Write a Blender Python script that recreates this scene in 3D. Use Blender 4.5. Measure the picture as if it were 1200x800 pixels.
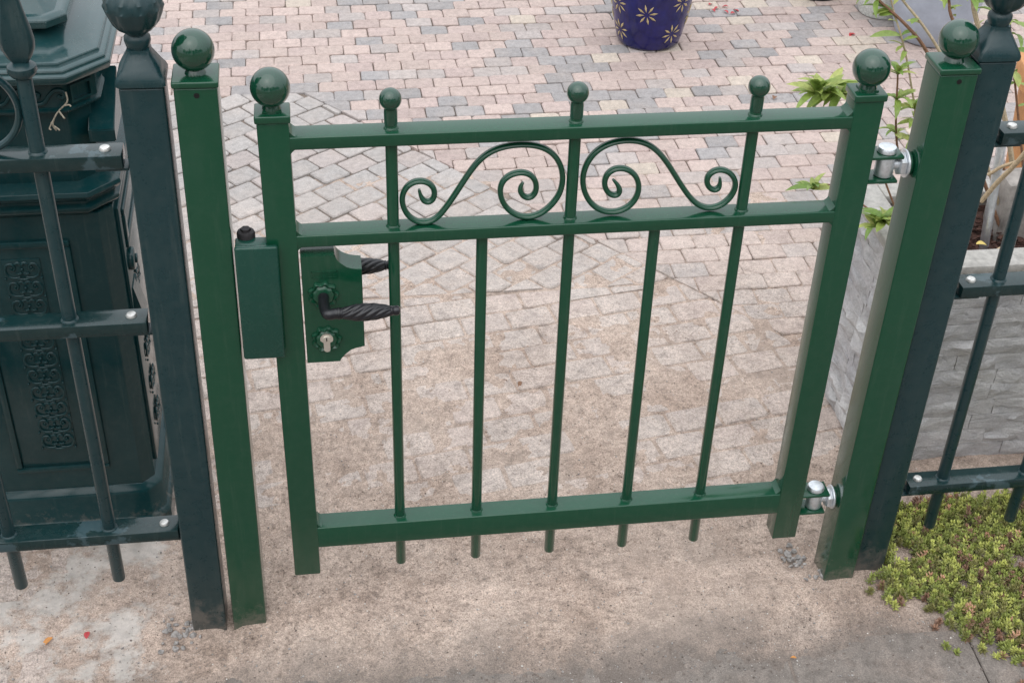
import bpy, bmesh, math, random
from mathutils import Vector, Matrix, noise
random.seed(7)
D = bpy.data
scene = bpy.context.scene
for o in list(D.objects): D.objects.remove(o)
C = scene.collection
V = Vector
PI = math.pi

# ------------------------------------------------------------------ camera
CAM = V((0.08, -1.6401, 1.7696)); PITCH, YAW, ROLL, FPX = -0.63, 0.1588, 0.0373, 1640.0
fw = V((math.sin(YAW)*math.cos(PITCH), math.cos(YAW)*math.cos(PITCH), math.sin(PITCH)))
rt = fw.cross(V((0, 0, 1))).normalized(); up = rt.cross(fw)
rt, up = rt*math.cos(ROLL)+up*math.sin(ROLL), -rt*math.sin(ROLL)+up*math.cos(ROLL)
cd = D.cameras.new('camera'); cam = D.objects.new('camera', cd); C.objects.link(cam)
cd.sensor_width = 36; cd.lens = FPX/1200*36; cd.clip_start = 0.05; cd.clip_end = 500
cam.matrix_world = Matrix(((rt.x, up.x, -fw.x, CAM.x), (rt.y, up.y, -fw.y, CAM.y), (rt.z, up.z, -fw.z, CAM.z), (0, 0, 0, 1)))
scene.camera = cam
# ------------------------------------------------------------------ sky, sun, exposure
SUN_EL, SUN_AZ = math.radians(58), math.radians(205)      # azimuth clockwise from +Y: behind the camera, to its left
w = D.worlds.new('World'); scene.world = w; w.use_nodes = True
nt = w.node_tree; nt.nodes.clear()
sky = nt.nodes.new('ShaderNodeTexSky'); sky.sky_type = 'NISHITA'; sky.sun_disc = False
sky.sun_elevation = SUN_EL; sky.sun_rotation = SUN_AZ; sky.air_density = 1.0; sky.dust_density = 4.0
hs = nt.nodes.new('ShaderNodeHueSaturation'); hs.inputs['Saturation'].default_value = 0.36
bg = nt.nodes.new('ShaderNodeBackground'); bg.inputs['Strength'].default_value = 0.15
wo = nt.nodes.new('ShaderNodeOutputWorld')
nt.links.new(sky.outputs[0], hs.inputs['Color']); ov = nt.nodes.new('ShaderNodeMix'); ov.data_type = 'RGBA'; ov.inputs[0].default_value = .80          # even cloud cover over the blue
ov.inputs[6].default_value = (1, 1, 1, 1); ov.inputs[7].default_value = (9.6, 10.0, 10.6, 1)
tc = nt.nodes.new('ShaderNodeTexCoord'); sz = nt.nodes.new('ShaderNodeSeparateXYZ'); nt.links.new(tc.outputs['Generated'], sz.inputs[0])
cie = nt.nodes.new('ShaderNodeMapRange'); nt.links.new(sz.outputs['Z'], cie.inputs[0])                    # standard overcast sky: zenith three times the horizon
for k_, v_ in ((1, 0), (2, 1), (3, 1/3), (4, 1)): cie.inputs[k_].default_value = v_
vm = nt.nodes.new('ShaderNodeVectorMath'); vm.operation = 'SCALE'; vm.inputs[0].default_value = (13.6, 14.2, 15.0)
nt.links.new(cie.outputs[0], vm.inputs['Scale']); nt.links.new(vm.outputs[0], ov.inputs[7])
nt.links.new(hs.outputs[0], ov.inputs[6]); nt.links.new(ov.outputs[2], bg.inputs[0]); nt.links.new(bg.outputs[0], wo.inputs[0])
sl = D.lights.new('sun', 'SUN'); sl.energy = 0.7; sl.angle = math.radians(85); sl.color = (1.0, 0.96, 0.9)
so = D.objects.new('sun', sl); C.objects.link(so)
sd = V((math.sin(SUN_AZ)*math.cos(SUN_EL), math.cos(SUN_AZ)*math.cos(SUN_EL), math.sin(SUN_EL)))
so.rotation_euler = sd.to_track_quat('Z', 'Y').to_euler(); so.location = sd*20
vs = scene.view_settings; vs.view_transform = 'Standard'; vs.look = 'None'; vs.gamma = 1; vs.exposure = 0.12; vs.use_curve_mapping = False

# pixel of the 1200x800 photograph -> point on a plane of the place
def ray(x, y): return fw + rt*((x-600)/FPX) + up*((400-y)/FPX)
def gnd(x, y, z=0.0):
    d = ray(x, y); return CAM + d*((z-CAM.z)/d.z)
def pl(x, y, Y):
    d = ray(x, y); return CAM + d*((Y-CAM.y)/d.y)

# ------------------------------------------------------------------ materials
MATS = {}
def new_mat(name):
    m = D.materials.new(name); m.use_nodes = True; MATS[name] = m
    return m, m.node_tree, m.node_tree.nodes['Principled BSDF']
def N(t, typ, **kw):
    n = t.nodes.new(typ)
    for k, v in kw.items():
        if k in n.inputs: n.inputs[k].default_value = v
        else: setattr(n, k, v)
    return n
def noise_n(t, scale, detail=4, rough=.6, coord=None, dist=0.0):
    n = N(t, 'ShaderNodeTexNoise'); n.inputs['Scale'].default_value = scale; n.inputs['Detail'].default_value = detail
    n.inputs['Roughness'].default_value = rough; n.inputs['Distortion'].default_value = dist
    t.links.new(coord, n.inputs['Vector']); return n.outputs['Fac']
def pos(t):
    return N(t, 'ShaderNodeNewGeometry').outputs['Position']
def ramp(t, fac, stops):
    r = N(t, 'ShaderNodeValToRGB'); e = r.color_ramp.elements
    while len(e) > len(stops): e.remove(e[-1])
    while len(e) < len(stops): e.new(0.5)
    for el, (p, c) in zip(e, stops):
        el.position = p; el.color = (c, c, c, 1) if isinstance(c, (int, float)) else (*c, 1)
    t.links.new(fac, r.inputs[0]); return r.outputs[0]
def mix(t, fac, a, b, mode='MIX'):
    m = N(t, 'ShaderNodeMix', data_type='RGBA', blend_type=mode)
    for s, v in ((m.inputs['Factor'], fac), (m.inputs['A'], a), (m.inputs['B'], b)):
        if s.name != 'Factor': s = [i for i in m.inputs if i.name == s.name and i.type == 'RGBA'][0]
        else: s = [i for i in m.inputs if i.name == 'Factor' and i.type == 'VALUE'][0]
        if isinstance(v, (int, float)): s.default_value = v if s.type == 'VALUE' else (v, v, v, 1)
        elif isinstance(v, tuple): s.default_value = (*v, 1)
        else: t.links.new(v, s)
    return [o for o in m.outputs if o.type == 'RGBA'][0]
def bump(t, b, h, strength, dist=0.002, prev=None):
    n = N(t, 'ShaderNodeBump'); n.inputs['Strength'].default_value = strength; n.inputs['Distance'].default_value = dist
    t.links.new(h, n.inputs['Height'])
    if prev: t.links.new(prev, n.inputs['Normal'])
    t.links.new(n.outputs[0], b.inputs['Normal']); return n.outputs[0]
def simple(name, col, rough=.5, metal=0, spec=.5, noisy=0.0, nscale=60, bumpy=0.0):
    m, t, b = new_mat(name)
    b.inputs['Base Color'].default_value = (*col, 1); b.inputs['Roughness'].default_value = rough
    b.inputs['Metallic'].default_value = metal; b.inputs['Specular IOR Level'].default_value = spec
    if noisy or bumpy:
        f = noise_n(t, nscale, 5, .65, pos(t))
        if noisy:
            k = ramp(t, f, [(.3, 1-noisy), (.7, 1+noisy)])
            t.links.new(mix(t, 1.0, col, k, 'MULTIPLY'), b.inputs['Base Color'])
        if bumpy: bump(t, b, f, bumpy)
    return m
def paint(name, col, worn, rough, wear_lo=.62, dust=.35, wear_scale=9, fine=.02, chip=False, coat=.0, spec=.42, splash=0):
    """gloss paint with faint orange peel, roughness drift, dust film and scuffs"""
    m, t, b = new_mat(name); p = pos(t)
    big = noise_n(t, wear_scale, 6, .6, p); mid = noise_n(t, 55, 5, .7, p); sp = noise_n(t, 420, 2, .5, p)
    wearm = ramp(t, big, [(wear_lo, 0.0), (wear_lo+.03, 1.0)] if chip else [(wear_lo-.1, 0.0), (wear_lo+.2, 1.0)])
    c = mix(t, wearm, col, worn)
    speck = ramp(t, sp, [(.765, 0.0), (.80, dust)])
    c = mix(t, speck, c, (.30, .30, .27))
    mp = N(t, 'ShaderNodeMapping'); mp.inputs['Scale'].default_value = (70, 70, 5); t.links.new(p, mp.inputs[0])      # dried rain runs
    run = ramp(t, noise_n(t, 1.0, 5, .7, mp.outputs[0]), [(.56, 0.0), (.78, dust*.30)])
    c = mix(t, run, c, (.22, .23, .20))
    film = ramp(t, mid, [(.45, 0.0), (.85, dust*.14)])
    c = mix(t, film, c, (.25, .25, .22))
    if splash:                                                       # mud splashed up from the ground
        sx = N(t, 'ShaderNodeSeparateXYZ'); t.links.new(p, sx.inputs[0])
        mz = N(t, 'ShaderNodeMapRange'); t.links.new(sx.outputs['Z'], mz.inputs[0])
        for k_, v_ in ((1, 0), (2, splash), (3, .34), (4, -.10)): mz.inputs[k_].default_value = v_
        ad = N(t, 'ShaderNodeMath', operation='ADD'); t.links.new(noise_n(t, 34, 6, .75, p), ad.inputs[0]); t.links.new(mz.outputs[0], ad.inputs[1])
        c = mix(t, ramp(t, ad.outputs[0], [(.60, 0.0), (.85, .55)]), c, (.20, .17, .145))
    t.links.new(c, b.inputs['Base Color'])
    r = ramp(t, mid, [(.3, rough), (.75, min(1, rough+.14))]); t.links.new(r, b.inputs['Roughness'])
    b.inputs['Specular IOR Level'].default_value = spec
    b.inputs['Coat Weight'].default_value = coat; b.inputs['Coat Roughness'].default_value = .05; b.inputs['Coat IOR'].default_value = 1.45
    bump(t, b, noise_n(t, 260, 2, .5, p), fine, .001)
    return m
GREEN = paint('green_gloss_paint', (.0048, .0585, .0285), (.0056, .0615, .0300), .12, dust=.24, fine=.012, coat=.30, splash=.09)
BALL = paint('green_polished_ball', (.0040, .0460, .0245), (.0046, .0480, .0255), .07, dust=.15, fine=.008, coat=.8, spec=.5)
KEEPER = paint('keeper_green_paint', (.0075, .0560, .0400), (.0080, .0580, .0415), .20, dust=.2, fine=.02, coat=.1)
BLUE = paint('old_blue_green_paint', (.0085, .0340, .0385), (.0100, .0375, .0420), .24, dust=.40, wear_lo=.60, fine=.03, coat=.1, splash=.14)
PEEL = paint('peeling_blue_green_paint', (.0050, .0245, .0255), (.040, .074, .084), .15, dust=.4, wear_lo=.57, wear_scale=12, fine=.05, chip=True, coat=.35)
IRON = paint('letter_box_paint', (.0045, .0340, .0375), (.0055, .0370, .0405), .12, dust=.35, wear_lo=.6, fine=.03, coat=.0, spec=.36, splash=.10)
ROOF_SKY = paint('letter_box_roof_sky_tint', (.010, .046, .049), (.020, .058, .061), .17, dust=.5, wear_lo=.58, fine=.05, coat=.6)  # same paint as the body, base lightened for sky reflected on roof and cornice
simple('black_plastic', (.012, .012, .015), .28, noisy=.3); BLACK = MATS['black_plastic']
simple('rubber', (.025, .022, .024), .75, bumpy=.4, noisy=.4, nscale=120); RUBBER = MATS['rubber']
simple('zinc', (.74, .77, .80), .42, metal=.85, noisy=.18, nscale=130, bumpy=.05); ZINC = MATS['zinc']
simple('cylinder_nickel', (.88, .84, .76), .42, metal=1.0, noisy=.1); NICKEL = MATS['cylinder_nickel']
simple('galvanised_bolt', (.70, .69, .66), .45, metal=.7, noisy=.25, nscale=200); BOLT = MATS['galvanised_bolt']
simple('hole_shade', (.004, .004, .004), .9); HOLE_SHADE = MATS['hole_shade']  # black for solid plugs that stand in for the shade inside holes

SANDC = (.44, .335, .265)
def dusty(t, p, lo=(.372, .283, .230), hi=(.512, .408, .342)):
    """grit colour: pale sand with darker and lighter grains"""
    a = noise_n(t, 5, 6, .65, p); b = noise_n(t, 38, 6, .7, p); c = noise_n(t, 420, 3, .7, p)
    col = mix(t, ramp(t, a, [(.36, 0), (.66, 1)]), lo, hi)
    col = mix(t, 1.0, col, ramp(t, b, [(.30, .62), (.5, 1.0), (.72, 1.20)]), 'MULTIPLY')
    col = mix(t, 1.0, col, ramp(t, c, [(.30, .50), (.5, 1.0), (.70, 1.42)]), 'MULTIPLY')
    e = noise_n(t, 150, 5, .75, p, .5)
    col = mix(t, 1.0, col, ramp(t, e, [(.33, .58), (.47, .98), (.55, 1.04), (.70, 1.34)]), 'MULTIPLY')
    return col, a, b, c
def sand_mat():
    m, t, b = new_mat('sand'); p = pos(t); col, a, n2, n3 = dusty(t, p)
    g = noise_n(t, 2.3, 5, .6, p)
    col = mix(t, ramp(t, g, [(.52, 0), (.70, .55)]), col, (.33, .27, .23))
    col = mix(t, ramp(t, noise_n(t, 17, 7, .75, p, .6), [(.56, 0), (.72, .6)]), col, (.25, .20, .165))
    sx = N(t, 'ShaderNodeSeparateXYZ'); t.links.new(p, sx.inputs[0])
    mr = N(t, 'ShaderNodeMapRange'); t.links.new(sx.outputs['Y'], mr.inputs[0])          # trodden street dirt in front of the threshold
    for k_, v_ in ((1, .01), (2, -.17), (3, -.62), (4, 1.0)): mr.inputs[k_].default_value = v_
    md = N(t, 'ShaderNodeMath', operation='MULTIPLY_ADD'); t.links.new(noise_n(t, 9, 8, .75, p, .4), md.inputs[0]); md.inputs[1].default_value = 2.6; md.inputs[2].default_value = -1.3
    mm_ = N(t, 'ShaderNodeMath', operation='ADD', use_clamp=True); t.links.new(md.outputs[0], mm_.inputs[0]); t.links.new(mr.outputs[0], mm_.inputs[1])
    col = mix(t, mm_.outputs[0], col, mix(t, 1.0, (.190, .160, .140), ramp(t, n3, [(.3, .7), (.5, 1), (.72, 1.4)]), 'MULTIPLY'))
    jz = N(t, 'ShaderNodeMapRange'); t.links.new(sx.outputs['Z'], jz.inputs[0])            # old dark dirt deep in the joints
    for k_, v_ in ((1, -.0030), (2, -.0055), (3, 0), (4, .85)): jz.inputs[k_].default_value = v_
    col = mix(t, jz.outputs[0], col, (.17, .14, .12))
    lx = N(t, 'ShaderNodeMapRange'); t.links.new(sx.outputs['X'], lx.inputs[0])            # spilt mortar left from setting the posts
    for k_, v_ in ((1, -.10), (2, -.30), (3, -.16), (4, .04)): lx.inputs[k_].default_value = v_
    la = N(t, 'ShaderNodeMath', operation='ADD'); t.links.new(noise_n(t, 8.5, 6, .7, p), la.inputs[0]); t.links.new(lx.outputs[0], la.inputs[1])
    col = mix(t, ramp(t, la.outputs[0], [(.50, 0), (.60, .8)]), col, mix(t, 1.0, (.56, .52, .48), ramp(t, n2, [(.3, .75), (.7, 1.15)]), 'MULTIPLY'))
    vo = N(t, 'ShaderNodeTexVoronoi'); vo.inputs['Scale'].default_value = 170; t.links.new(p, vo.inputs['Vector'])
    grain = ramp(t, vo.outputs['Distance'], [(.06, 1), (.16, 0)])
    pick = ramp(t, noise_n(t, 90, 2, .5, p), [(.52, 0), (.60, 1)])
    col = mix(t, mix(t, 1.0, grain, pick, 'MULTIPLY'), col, (.66, .62, .57))
    t.links.new(col, b.inputs['Base Color']); b.inputs['Roughness'].default_value = .95; b.inputs['Specular IOR Level'].default_value = .15
    n = bump(t, b, noise_n(t, 95, 8, .8, p), .55, .004)
    bump(t, b, n3, .6, .0015, n); return m
SAND = sand_mat()
def stone_mat(name, col, vary, dust, speck=.25):
    """concrete paver: own colour, grain, and a film of the same sand in patches"""
    m, t, b = new_mat(name); p = pos(t)
    oi = N(t, 'ShaderNodeObjectInfo').outputs['Random']; isl = N(t, 'ShaderNodeNewGeometry').outputs['Random Per Island']
    k = ramp(t, oi, [(0, 1-vary), (1, 1+vary)]); k2 = ramp(t, isl, [(0, 1-vary), (1, 1+vary)])
    c = mix(t, 1.0, col, k, 'MULTIPLY'); c = mix(t, 1.0, c, k2, 'MULTIPLY')
    n1 = noise_n(t, 60, 6, .7, p); n2 = noise_n(t, 380, 3, .7, p)
    c = mix(t, 1.0, c, ramp(t, n1, [(.28, .74), (.52, 1.0), (.75, 1.2)]), 'MULTIPLY')
    c = mix(t, 1.0, c, ramp(t, n2, [(.3, 1-speck), (.5, 1), (.7, 1+speck)]), 'MULTIPLY')
    d, _, _, _ = dusty(t, p, (.415, .338, .292), (.535, .452, .398))
    sx = N(t, 'ShaderNodeSeparateXYZ'); t.links.new(p, sx.inputs[0])
    mr = N(t, 'ShaderNodeMapRange'); mr.inputs[1].default_value = 0.75; mr.inputs[2].default_value = 1.55; mr.inputs[3].default_value = .95; mr.inputs[4].default_value = dust
    t.links.new(sx.outputs['Y'], mr.inputs[0])
    pat = noise_n(t, 7, 6, .7, p)
    ma = N(t, 'ShaderNodeMath', operation='MULTIPLY_ADD'); t.links.new(pat, ma.inputs[0]); ma.inputs[1].default_value = 1.4; ma.inputs[2].default_value = -.72
    mb = N(t, 'ShaderNodeMath', operation='ADD', use_clamp=True); t.links.new(ma.outputs[0], mb.inputs[0]); t.links.new(mr.outputs[0], mb.inputs[1])
    f = N(t, 'ShaderNodeMath', operation='MULTIPLY', use_clamp=True); t.links.new(mb.outputs[0], f.inputs[0]); f.inputs[1].default_value = .92
    c = mix(t, f.outputs[0], c, d)
    t.links.new(c, b.inputs['Base Color']); b.inputs['Roughness'].default_value = .9; b.inputs['Specular IOR Level'].default_value = .25
    n = bump(t, b, n1, .35, .003); bump(t, b, n2, .4, .0012, n); return m
PINK = stone_mat('paver_pink', (.435, .345, .312), .10, .16)
ROSE = stone_mat('paver_rose', (.405, .320, .295), .09, .16)
CREAM = stone_mat('paver_cream', (.485, .415, .350), .08, .16)
GREY = stone_mat('paver_grey', (.290, .272, .268), .12, .08)
MIXED = stone_mat('paver_grey_pink', (.375, .330, .312), .10, .15)
DIAG = stone_mat('paver_pale_grey', (.355, .330, .315), .10, .10)
def slab_mat():
    m, t, b = new_mat('slab_concrete'); p = pos(t); d, a, n2, n3 = dusty(t, p)
    c = mix(t, 1.0, (.195, .168, .148), ramp(t, n2, [(.25, .6), (.5, 1), (.75, 1.35)]), 'MULTIPLY')
    c = mix(t, 1.0, c, ramp(t, n3, [(.3, .7), (.5, 1), (.72, 1.45)]), 'MULTIPLY')
    c = mix(t, ramp(t, noise_n(t, 11, 6, .7, p), [(.48, 0), (.78, .35)]), c, mix(t, 1.0, d, (.78, .74, .72), 'MULTIPLY'))
    t.links.new(c, b.inputs['Base Color']); b.inputs['Roughness'].default_value = .92
    n = bump(t, b, n2, .5, .003); bump(t, b, n3, .5, .0012, n); return m
SLAB = slab_mat()
def split_stone():
    m, t, b = new_mat('split_face_stone'); p = pos(t)
    mp = N(t, 'ShaderNodeMapping'); mp.inputs['Scale'].default_value = (1, 1, 2.2); mp.inputs['Rotation'].default_value = (0, .45, .45); t.links.new(p, mp.inputs[0])
    n1 = noise_n(t, 26, 7, .7, mp.outputs[0], 1.2); n2 = noise_n(t, 8, 4, .6, p); n3 = noise_n(t, 300, 3, .6, p)
    k = N(t, 'ShaderNodeNewGeometry').outputs['Random Per Island']; oi = N(t, 'ShaderNodeObjectInfo').outputs['Random']
    c = mix(t, ramp(t, n2, [(.35, 0), (.65, 1)]), (.46, .45, .46), (.56, .545, .535))
    c = mix(t, 1.0, c, ramp(t, n1, [(.25, .72), (.5, 1), (.75, 1.2)]), 'MULTIPLY')
    c = mix(t, 1.0, c, ramp(t, oi, [(0, .90), (1, 1.08)]), 'MULTIPLY')
    c = mix(t, 1.0, c, ramp(t, n3, [(.3, .85), (.7, 1.12)]), 'MULTIPLY')
    t.links.new(c, b.inputs['Base Color']); b.inputs['Roughness'].default_value = .85
    bump(t, b, n1, .9, .007); return m
SPLIT = split_stone()
simple('planter_concrete', (.42, .40, .37), .9, noisy=.25, nscale=70, bumpy=.5); CONC = MATS['planter_concrete']
simple('old_concrete', (.33, .30, .275), .92, noisy=.35, nscale=40, bumpy=.6); OLDC = MATS['old_concrete']
simple('bark_mulch', (.060, .026, .018), .9, noisy=.7, nscale=140, bumpy=1.0); MULCH = MATS['bark_mulch']
simple('soil_under_pavers', (.13, .10, .08), 1.0, noisy=.4, nscale=90, bumpy=.6); SOIL = MATS['soil_under_pavers']
simple('garden_ground', (.20, .17, .14), 1.0, noisy=.3, nscale=3); GROUND = MATS['garden_ground']
simple('pot_cobalt_glaze', (.009, .010, .095), .16, noisy=.35, nscale=30); COBALT = MATS['pot_cobalt_glaze']
simple('pot_petal_glaze', (.52, .41, .21), .35, noisy=.2, nscale=90); PETALG = MATS['pot_petal_glaze']
simple('pot_blue_grey', (.36, .40, .47), .42, noisy=.16, nscale=14); BGREY = MATS['pot_blue_grey']
simple('pot_speckled_white', (.58, .60, .57), .6, noisy=.3, nscale=150); WPOT = MATS['pot_speckled_white']
simple('pot_black', (.015, .016, .018), .5, noisy=.3); BPOT = MATS['pot_black']
simple('pot_terracotta', (.52, .25, .10), .7, noisy=.2, nscale=40); TERRA = MATS['pot_terracotta']
simple('bark_stem', (.20, .105, .06), .8, noisy=.4, nscale=200, bumpy=.3); STEM = MATS['bark_stem']
simple('pale_stem', (.45, .36, .24), .8, noisy=.3, nscale=200); PSTEM = MATS['pale_stem']
simple('dry_straw', (.55, .42, .27), .8, noisy=.25, nscale=200); STRAW = MATS['dry_straw']
simple('red_petal', (.42, .045, .05), .6, noisy=.3, nscale=300); RED = MATS['red_petal']
simple('dead_leaf_orange', (.50, .22, .06), .7, noisy=.3, nscale=300); ORANGE = MATS['dead_leaf_orange']
simple('gravel', (.30, .28, .265), .85, noisy=.5, nscale=150, bumpy=.4); GRAVEL = MATS['gravel']
simple('lime_patch', (.60, .57, .54), .95, noisy=.3, nscale=60, bumpy=.6)
simple('green_tie', (.36, .32, .25), .9, noisy=.3, nscale=300); TWINE = MATS['green_tie']
def leaf_mat(name, c1, c2, rough=.42):
    m, t, b = new_mat(name); p = pos(t); oi = N(t, 'ShaderNodeObjectInfo').outputs['Random']
    c = mix(t, oi, c1, c2); c = mix(t, 1.0, c, ramp(t, noise_n(t, 110, 4, .6, p), [(.3, .75), (.7, 1.2)]), 'MULTIPLY')
    t.links.new(c, b.inputs['Base Color']); b.inputs['Roughness'].default_value = rough
    tr = N(t, 'ShaderNodeBsdfTranslucent'); t.links.new(c, tr.inputs[0]); ms = N(t, 'ShaderNodeMixShader'); ms.inputs[0].default_value = .3
    t.links.new(b.outputs[0], ms.inputs[1]); t.links.new(tr.outputs[0], ms.inputs[2]); t.links.new(ms.outputs[0], t.nodes['Material Output'].inputs[0]); return m
LEAF = leaf_mat('leaf_yellow_green', (.27, .36, .08), (.48, .52, .17))
LEAFB = leaf_mat('leaf_mid_green', (.17, .29, .06), (.30, .40, .09))
def sedum_mat():
    m, t, b = new_mat('sedum_leaf'); a = N(t, 'ShaderNodeAttribute', attribute_name='Col')
    t.links.new(a.outputs['Color'], b.inputs['Base Color']); b.inputs['Roughness'].default_value = .5; return m
SEDUM = sedum_mat()

# ------------------------------------------------------------------ mesh helpers
def BM(): return bmesh.new()
def box(bm, x0, x1, y0, y1, z0, z1, bev=0.0, seg=2):
    r = bmesh.ops.create_cube(bm, size=1.0); vs_ = r['verts']
    for v in vs_:
        v.co = V((x0+(v.co.x+.5)*(x1-x0), y0+(v.co.y+.5)*(y1-y0), z0+(v.co.z+.5)*(z1-z0)))
    if bev:
        ed = list({e for v in vs_ for e in v.link_edges})
        bmesh.ops.bevel(bm, geom=ed, offset=bev, segments=seg, profile=.5, affect='EDGES')
def lathe(bm, prof, n=32, c=(0, 0, 0), fn=None, cap=True):
    """prof: (radius, z) pairs, bottom to top, about the vertical through c"""
    rings = []
    for j, (r, z) in enumerate(prof):
        ring = []
        for i in range(n):
            a = 2*PI*i/n; rr = r*(fn(a, j, z) if fn else 1)
            ring.append(bm.verts.new((c[0]+rr*math.cos(a), c[1]+rr*math.sin(a), c[2]+z)))
        rings.append(ring)
    for A, B in zip(rings, rings[1:]):
        for i in range(n): bm.faces.new((A[i], A[(i+1) % n], B[(i+1) % n], B[i]))
    if cap:
        bm.faces.new(rings[0][::-1]); bm.faces.new(rings[-1])
def sphere(bm, c, r, n=40):
    bmesh.ops.create_uvsphere(bm, u_segments=n, v_segments=n//2, radius=r, matrix=Matrix.Translation(c))
def tube(bm, pts, r, n=10, sy=1.0, cap=True, up_hint=V((0, 1, 0)), taper=None):
    """sweep along pts; sy scales the section along up_hint"""
    pts = [V(p) for p in pts]; rings = []
    for i, p in enumerate(pts):
        t = (pts[min(i+1, len(pts)-1)]-pts[max(i-1, 0)]).normalized()
        s = t.cross(up_hint)
        if s.length < 1e-4: s = t.cross(V((0, 0, 1)))
        if s.length < 1e-4: s = t.cross(V((1, 0, 0)))
        s.normalize(); u = s.cross(t).normalized()
        rr = r*(taper[i] if taper else 1)
        rings.append([bm.verts.new(p+s*(rr*math.cos(2*PI*k/n))+u*(rr*sy*math.sin(2*PI*k/n))) for k in range(n)])
    for A, B in zip(rings, rings[1:]):
        for i in range(n): bm.faces.new((A[i], A[(i+1) % n], B[(i+1) % n], B[i]))
    if cap:
        bm.faces.new(rings[0][::-1]); bm.faces.new(rings[-1])
def cyl(bm, a, b, r, n=24, bev=0.0):
    a, b = V(a), V(b)
    if bev:
        d = (b-a).normalized(); tube(bm, [a, a+d*bev*.3, a+d*bev, b-d*bev, b-d*bev*.3, b], r, n, taper=[1-bev/r, 1-.3*bev/r, 1, 1, 1-.3*bev/r, 1-bev/r])
    else: tube(bm, [a, b], r, n)
def prism(bm, poly, y0, y1, bev=0.0):
    """poly: (x, z) outline, extruded from y0 to y1"""
    A = [bm.verts.new((x, y0, z)) for x, z in poly]; B = [bm.verts.new((x, y1, z)) for x, z in poly]; n = len(poly)
    fs = [bm.faces.new(A), bm.faces.new(B[::-1])]
    for i in range(n): fs.append(bm.faces.new((A[i], B[i], B[(i+1) % n], A[(i+1) % n])))
    if bev: bmesh.ops.bevel(bm, geom=list({e for e in fs[0].edges}), offset=bev, segments=2, affect='EDGES')
def smooth_path(pts, k=4):
    pts = [V(p) for p in pts]; out = []
    for i in range(len(pts)-1):
        p0, p1, p2, p3 = pts[max(i-1, 0)], pts[i], pts[i+1], pts[min(i+2, len(pts)-1)]
        for j in range(k):
            t = j/k
            out.append(.5*((2*p1)+(p2-p0)*t+(2*p0-5*p1+4*p2-p3)*t*t+(3*p1-p0-3*p2+p3)*t**3))
    out.append(pts[-1]); return out
def mesh_of(name, bm, mat, ang=40):
    bmesh.ops.recalc_face_normals(bm, faces=bm.faces[:])
    me = D.meshes.new(name); bm.to_mesh(me); bm.free()
    for p in me.polygons: p.use_smooth = True
    me.set_sharp_from_angle(angle=math.radians(ang))
    for m in (mat if isinstance(mat, list) else [mat]): me.materials.append(m)
    return me
def obj(name, me, parent=None):
    o = D.objects.new(name, me); C.objects.link(o)
    if parent: o.parent = parent
    return o
def tag(o, label=None, cat=None, group=None, kind=None):
    for k, v in (('label', label), ('category', cat), ('group', group), ('kind', kind)):
        if v: o[k] = v
    return o
def thing(name, label, cat, loc, rot=(0, 0, 0), group=None):
    o = obj(name, None); o.location = loc; o.rotation_euler = rot; o.empty_display_size = .05
    return tag(o, label, cat, group)
def part(name, bm, mat, parent, world=True, label=None):
    """part whose mesh is written in world coordinates (root not rotated) or in the parent's own"""
    o = obj(name, mesh_of(name, bm, mat), parent)
    if world and parent.data is None: o.location = -V(parent.location)
    if label: o['label'] = label
    return o

# ================================================================== THE SETTING
bm = BM()
for x0, x1, y0, y1 in ((-60, 60, -60, 60),):
    vs_ = [bm.verts.new((x, y, -.03)) for x, y in ((x0, y0), (x1, y0), (x1, y1), (x0, y1))]; bm.faces.new(vs_)
tag(obj('ground', mesh_of('ground', bm, GROUND)), kind='structure')

def clip(poly, a, b):
    """keep the part of poly left of a->b (2D)"""
    out = []; f = lambda p: (b[0]-a[0])*(p[1]-a[1])-(b[1]-a[1])*(p[0]-a[0])
    for i in range(len(poly)):
        p, q = poly[i], poly[(i+1) % len(poly)]; fp, fq = f(p), f(q)
        if fp >= 0: out.append(p)
        if fp*fq < 0:
            t = fp/(fp-fq); out.append((p[0]+(q[0]-p[0])*t, p[1]+(q[1]-p[1])*t))
    return out
def area(p): return .5*sum(p[i][0]*p[(i+1) % len(p)][1]-p[(i+1) % len(p)][0]*p[i][1] for i in range(len(p)))

rp = random.Random(11)
def paver_poly_mesh(bm, poly, z, mi, h=.03, bev=.004, j=.0012, tilt=.012, k=None):
    cx = sum(p[0] for p in poly)/len(poly); cy = sum(p[1] for p in poly)/len(poly)
    P = []
    for i in range(len(poly)):                       # soften the corners and wobble the edges
        a, b, c = V(poly[i-1]), V(poly[i]), V(poly[(i+1) % len(poly)])
        la, lc = (a-b).length, (c-b).length; k = rp.choice((.0022, .003, .004, .0075))
        P.append(b+(a-b)*min(.35, k/max(la, 1e-4))); P.append(b+(c-b)*min(.35, k/max(lc, 1e-4)))
    P = [p+V((rp.uniform(-j, j), rp.uniform(-j, j))) for p in P]
    tx, ty = rp.uniform(-tilt, tilt), rp.uniform(-tilt, tilt)
    zt = lambda p: z+(p.x-cx)*tx+(p.y-cy)*ty
    c2 = V((cx, cy)); r0 = []; r1 = []; r2 = []
    for p in P:
        d = (c2-p); L = d.length; q = p+d*(bev/L)
        r0.append(bm.verts.new((p.x, p.y, z-h))); r1.append(bm.verts.new((p.x, p.y, zt(p)-bev*.7))); r2.append(bm.verts.new((q.x, q.y, zt(q))))
    n = len(P); f = []
    for A, B in ((r0, r1), (r1, r2)):
        for i in range(n): f.append(bm.faces.new((A[i], A[(i+1) % n], B[(i+1) % n], B[i])))
    f.append(bm.faces.new(r2))
    for q in f: q.material_index = mi

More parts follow.
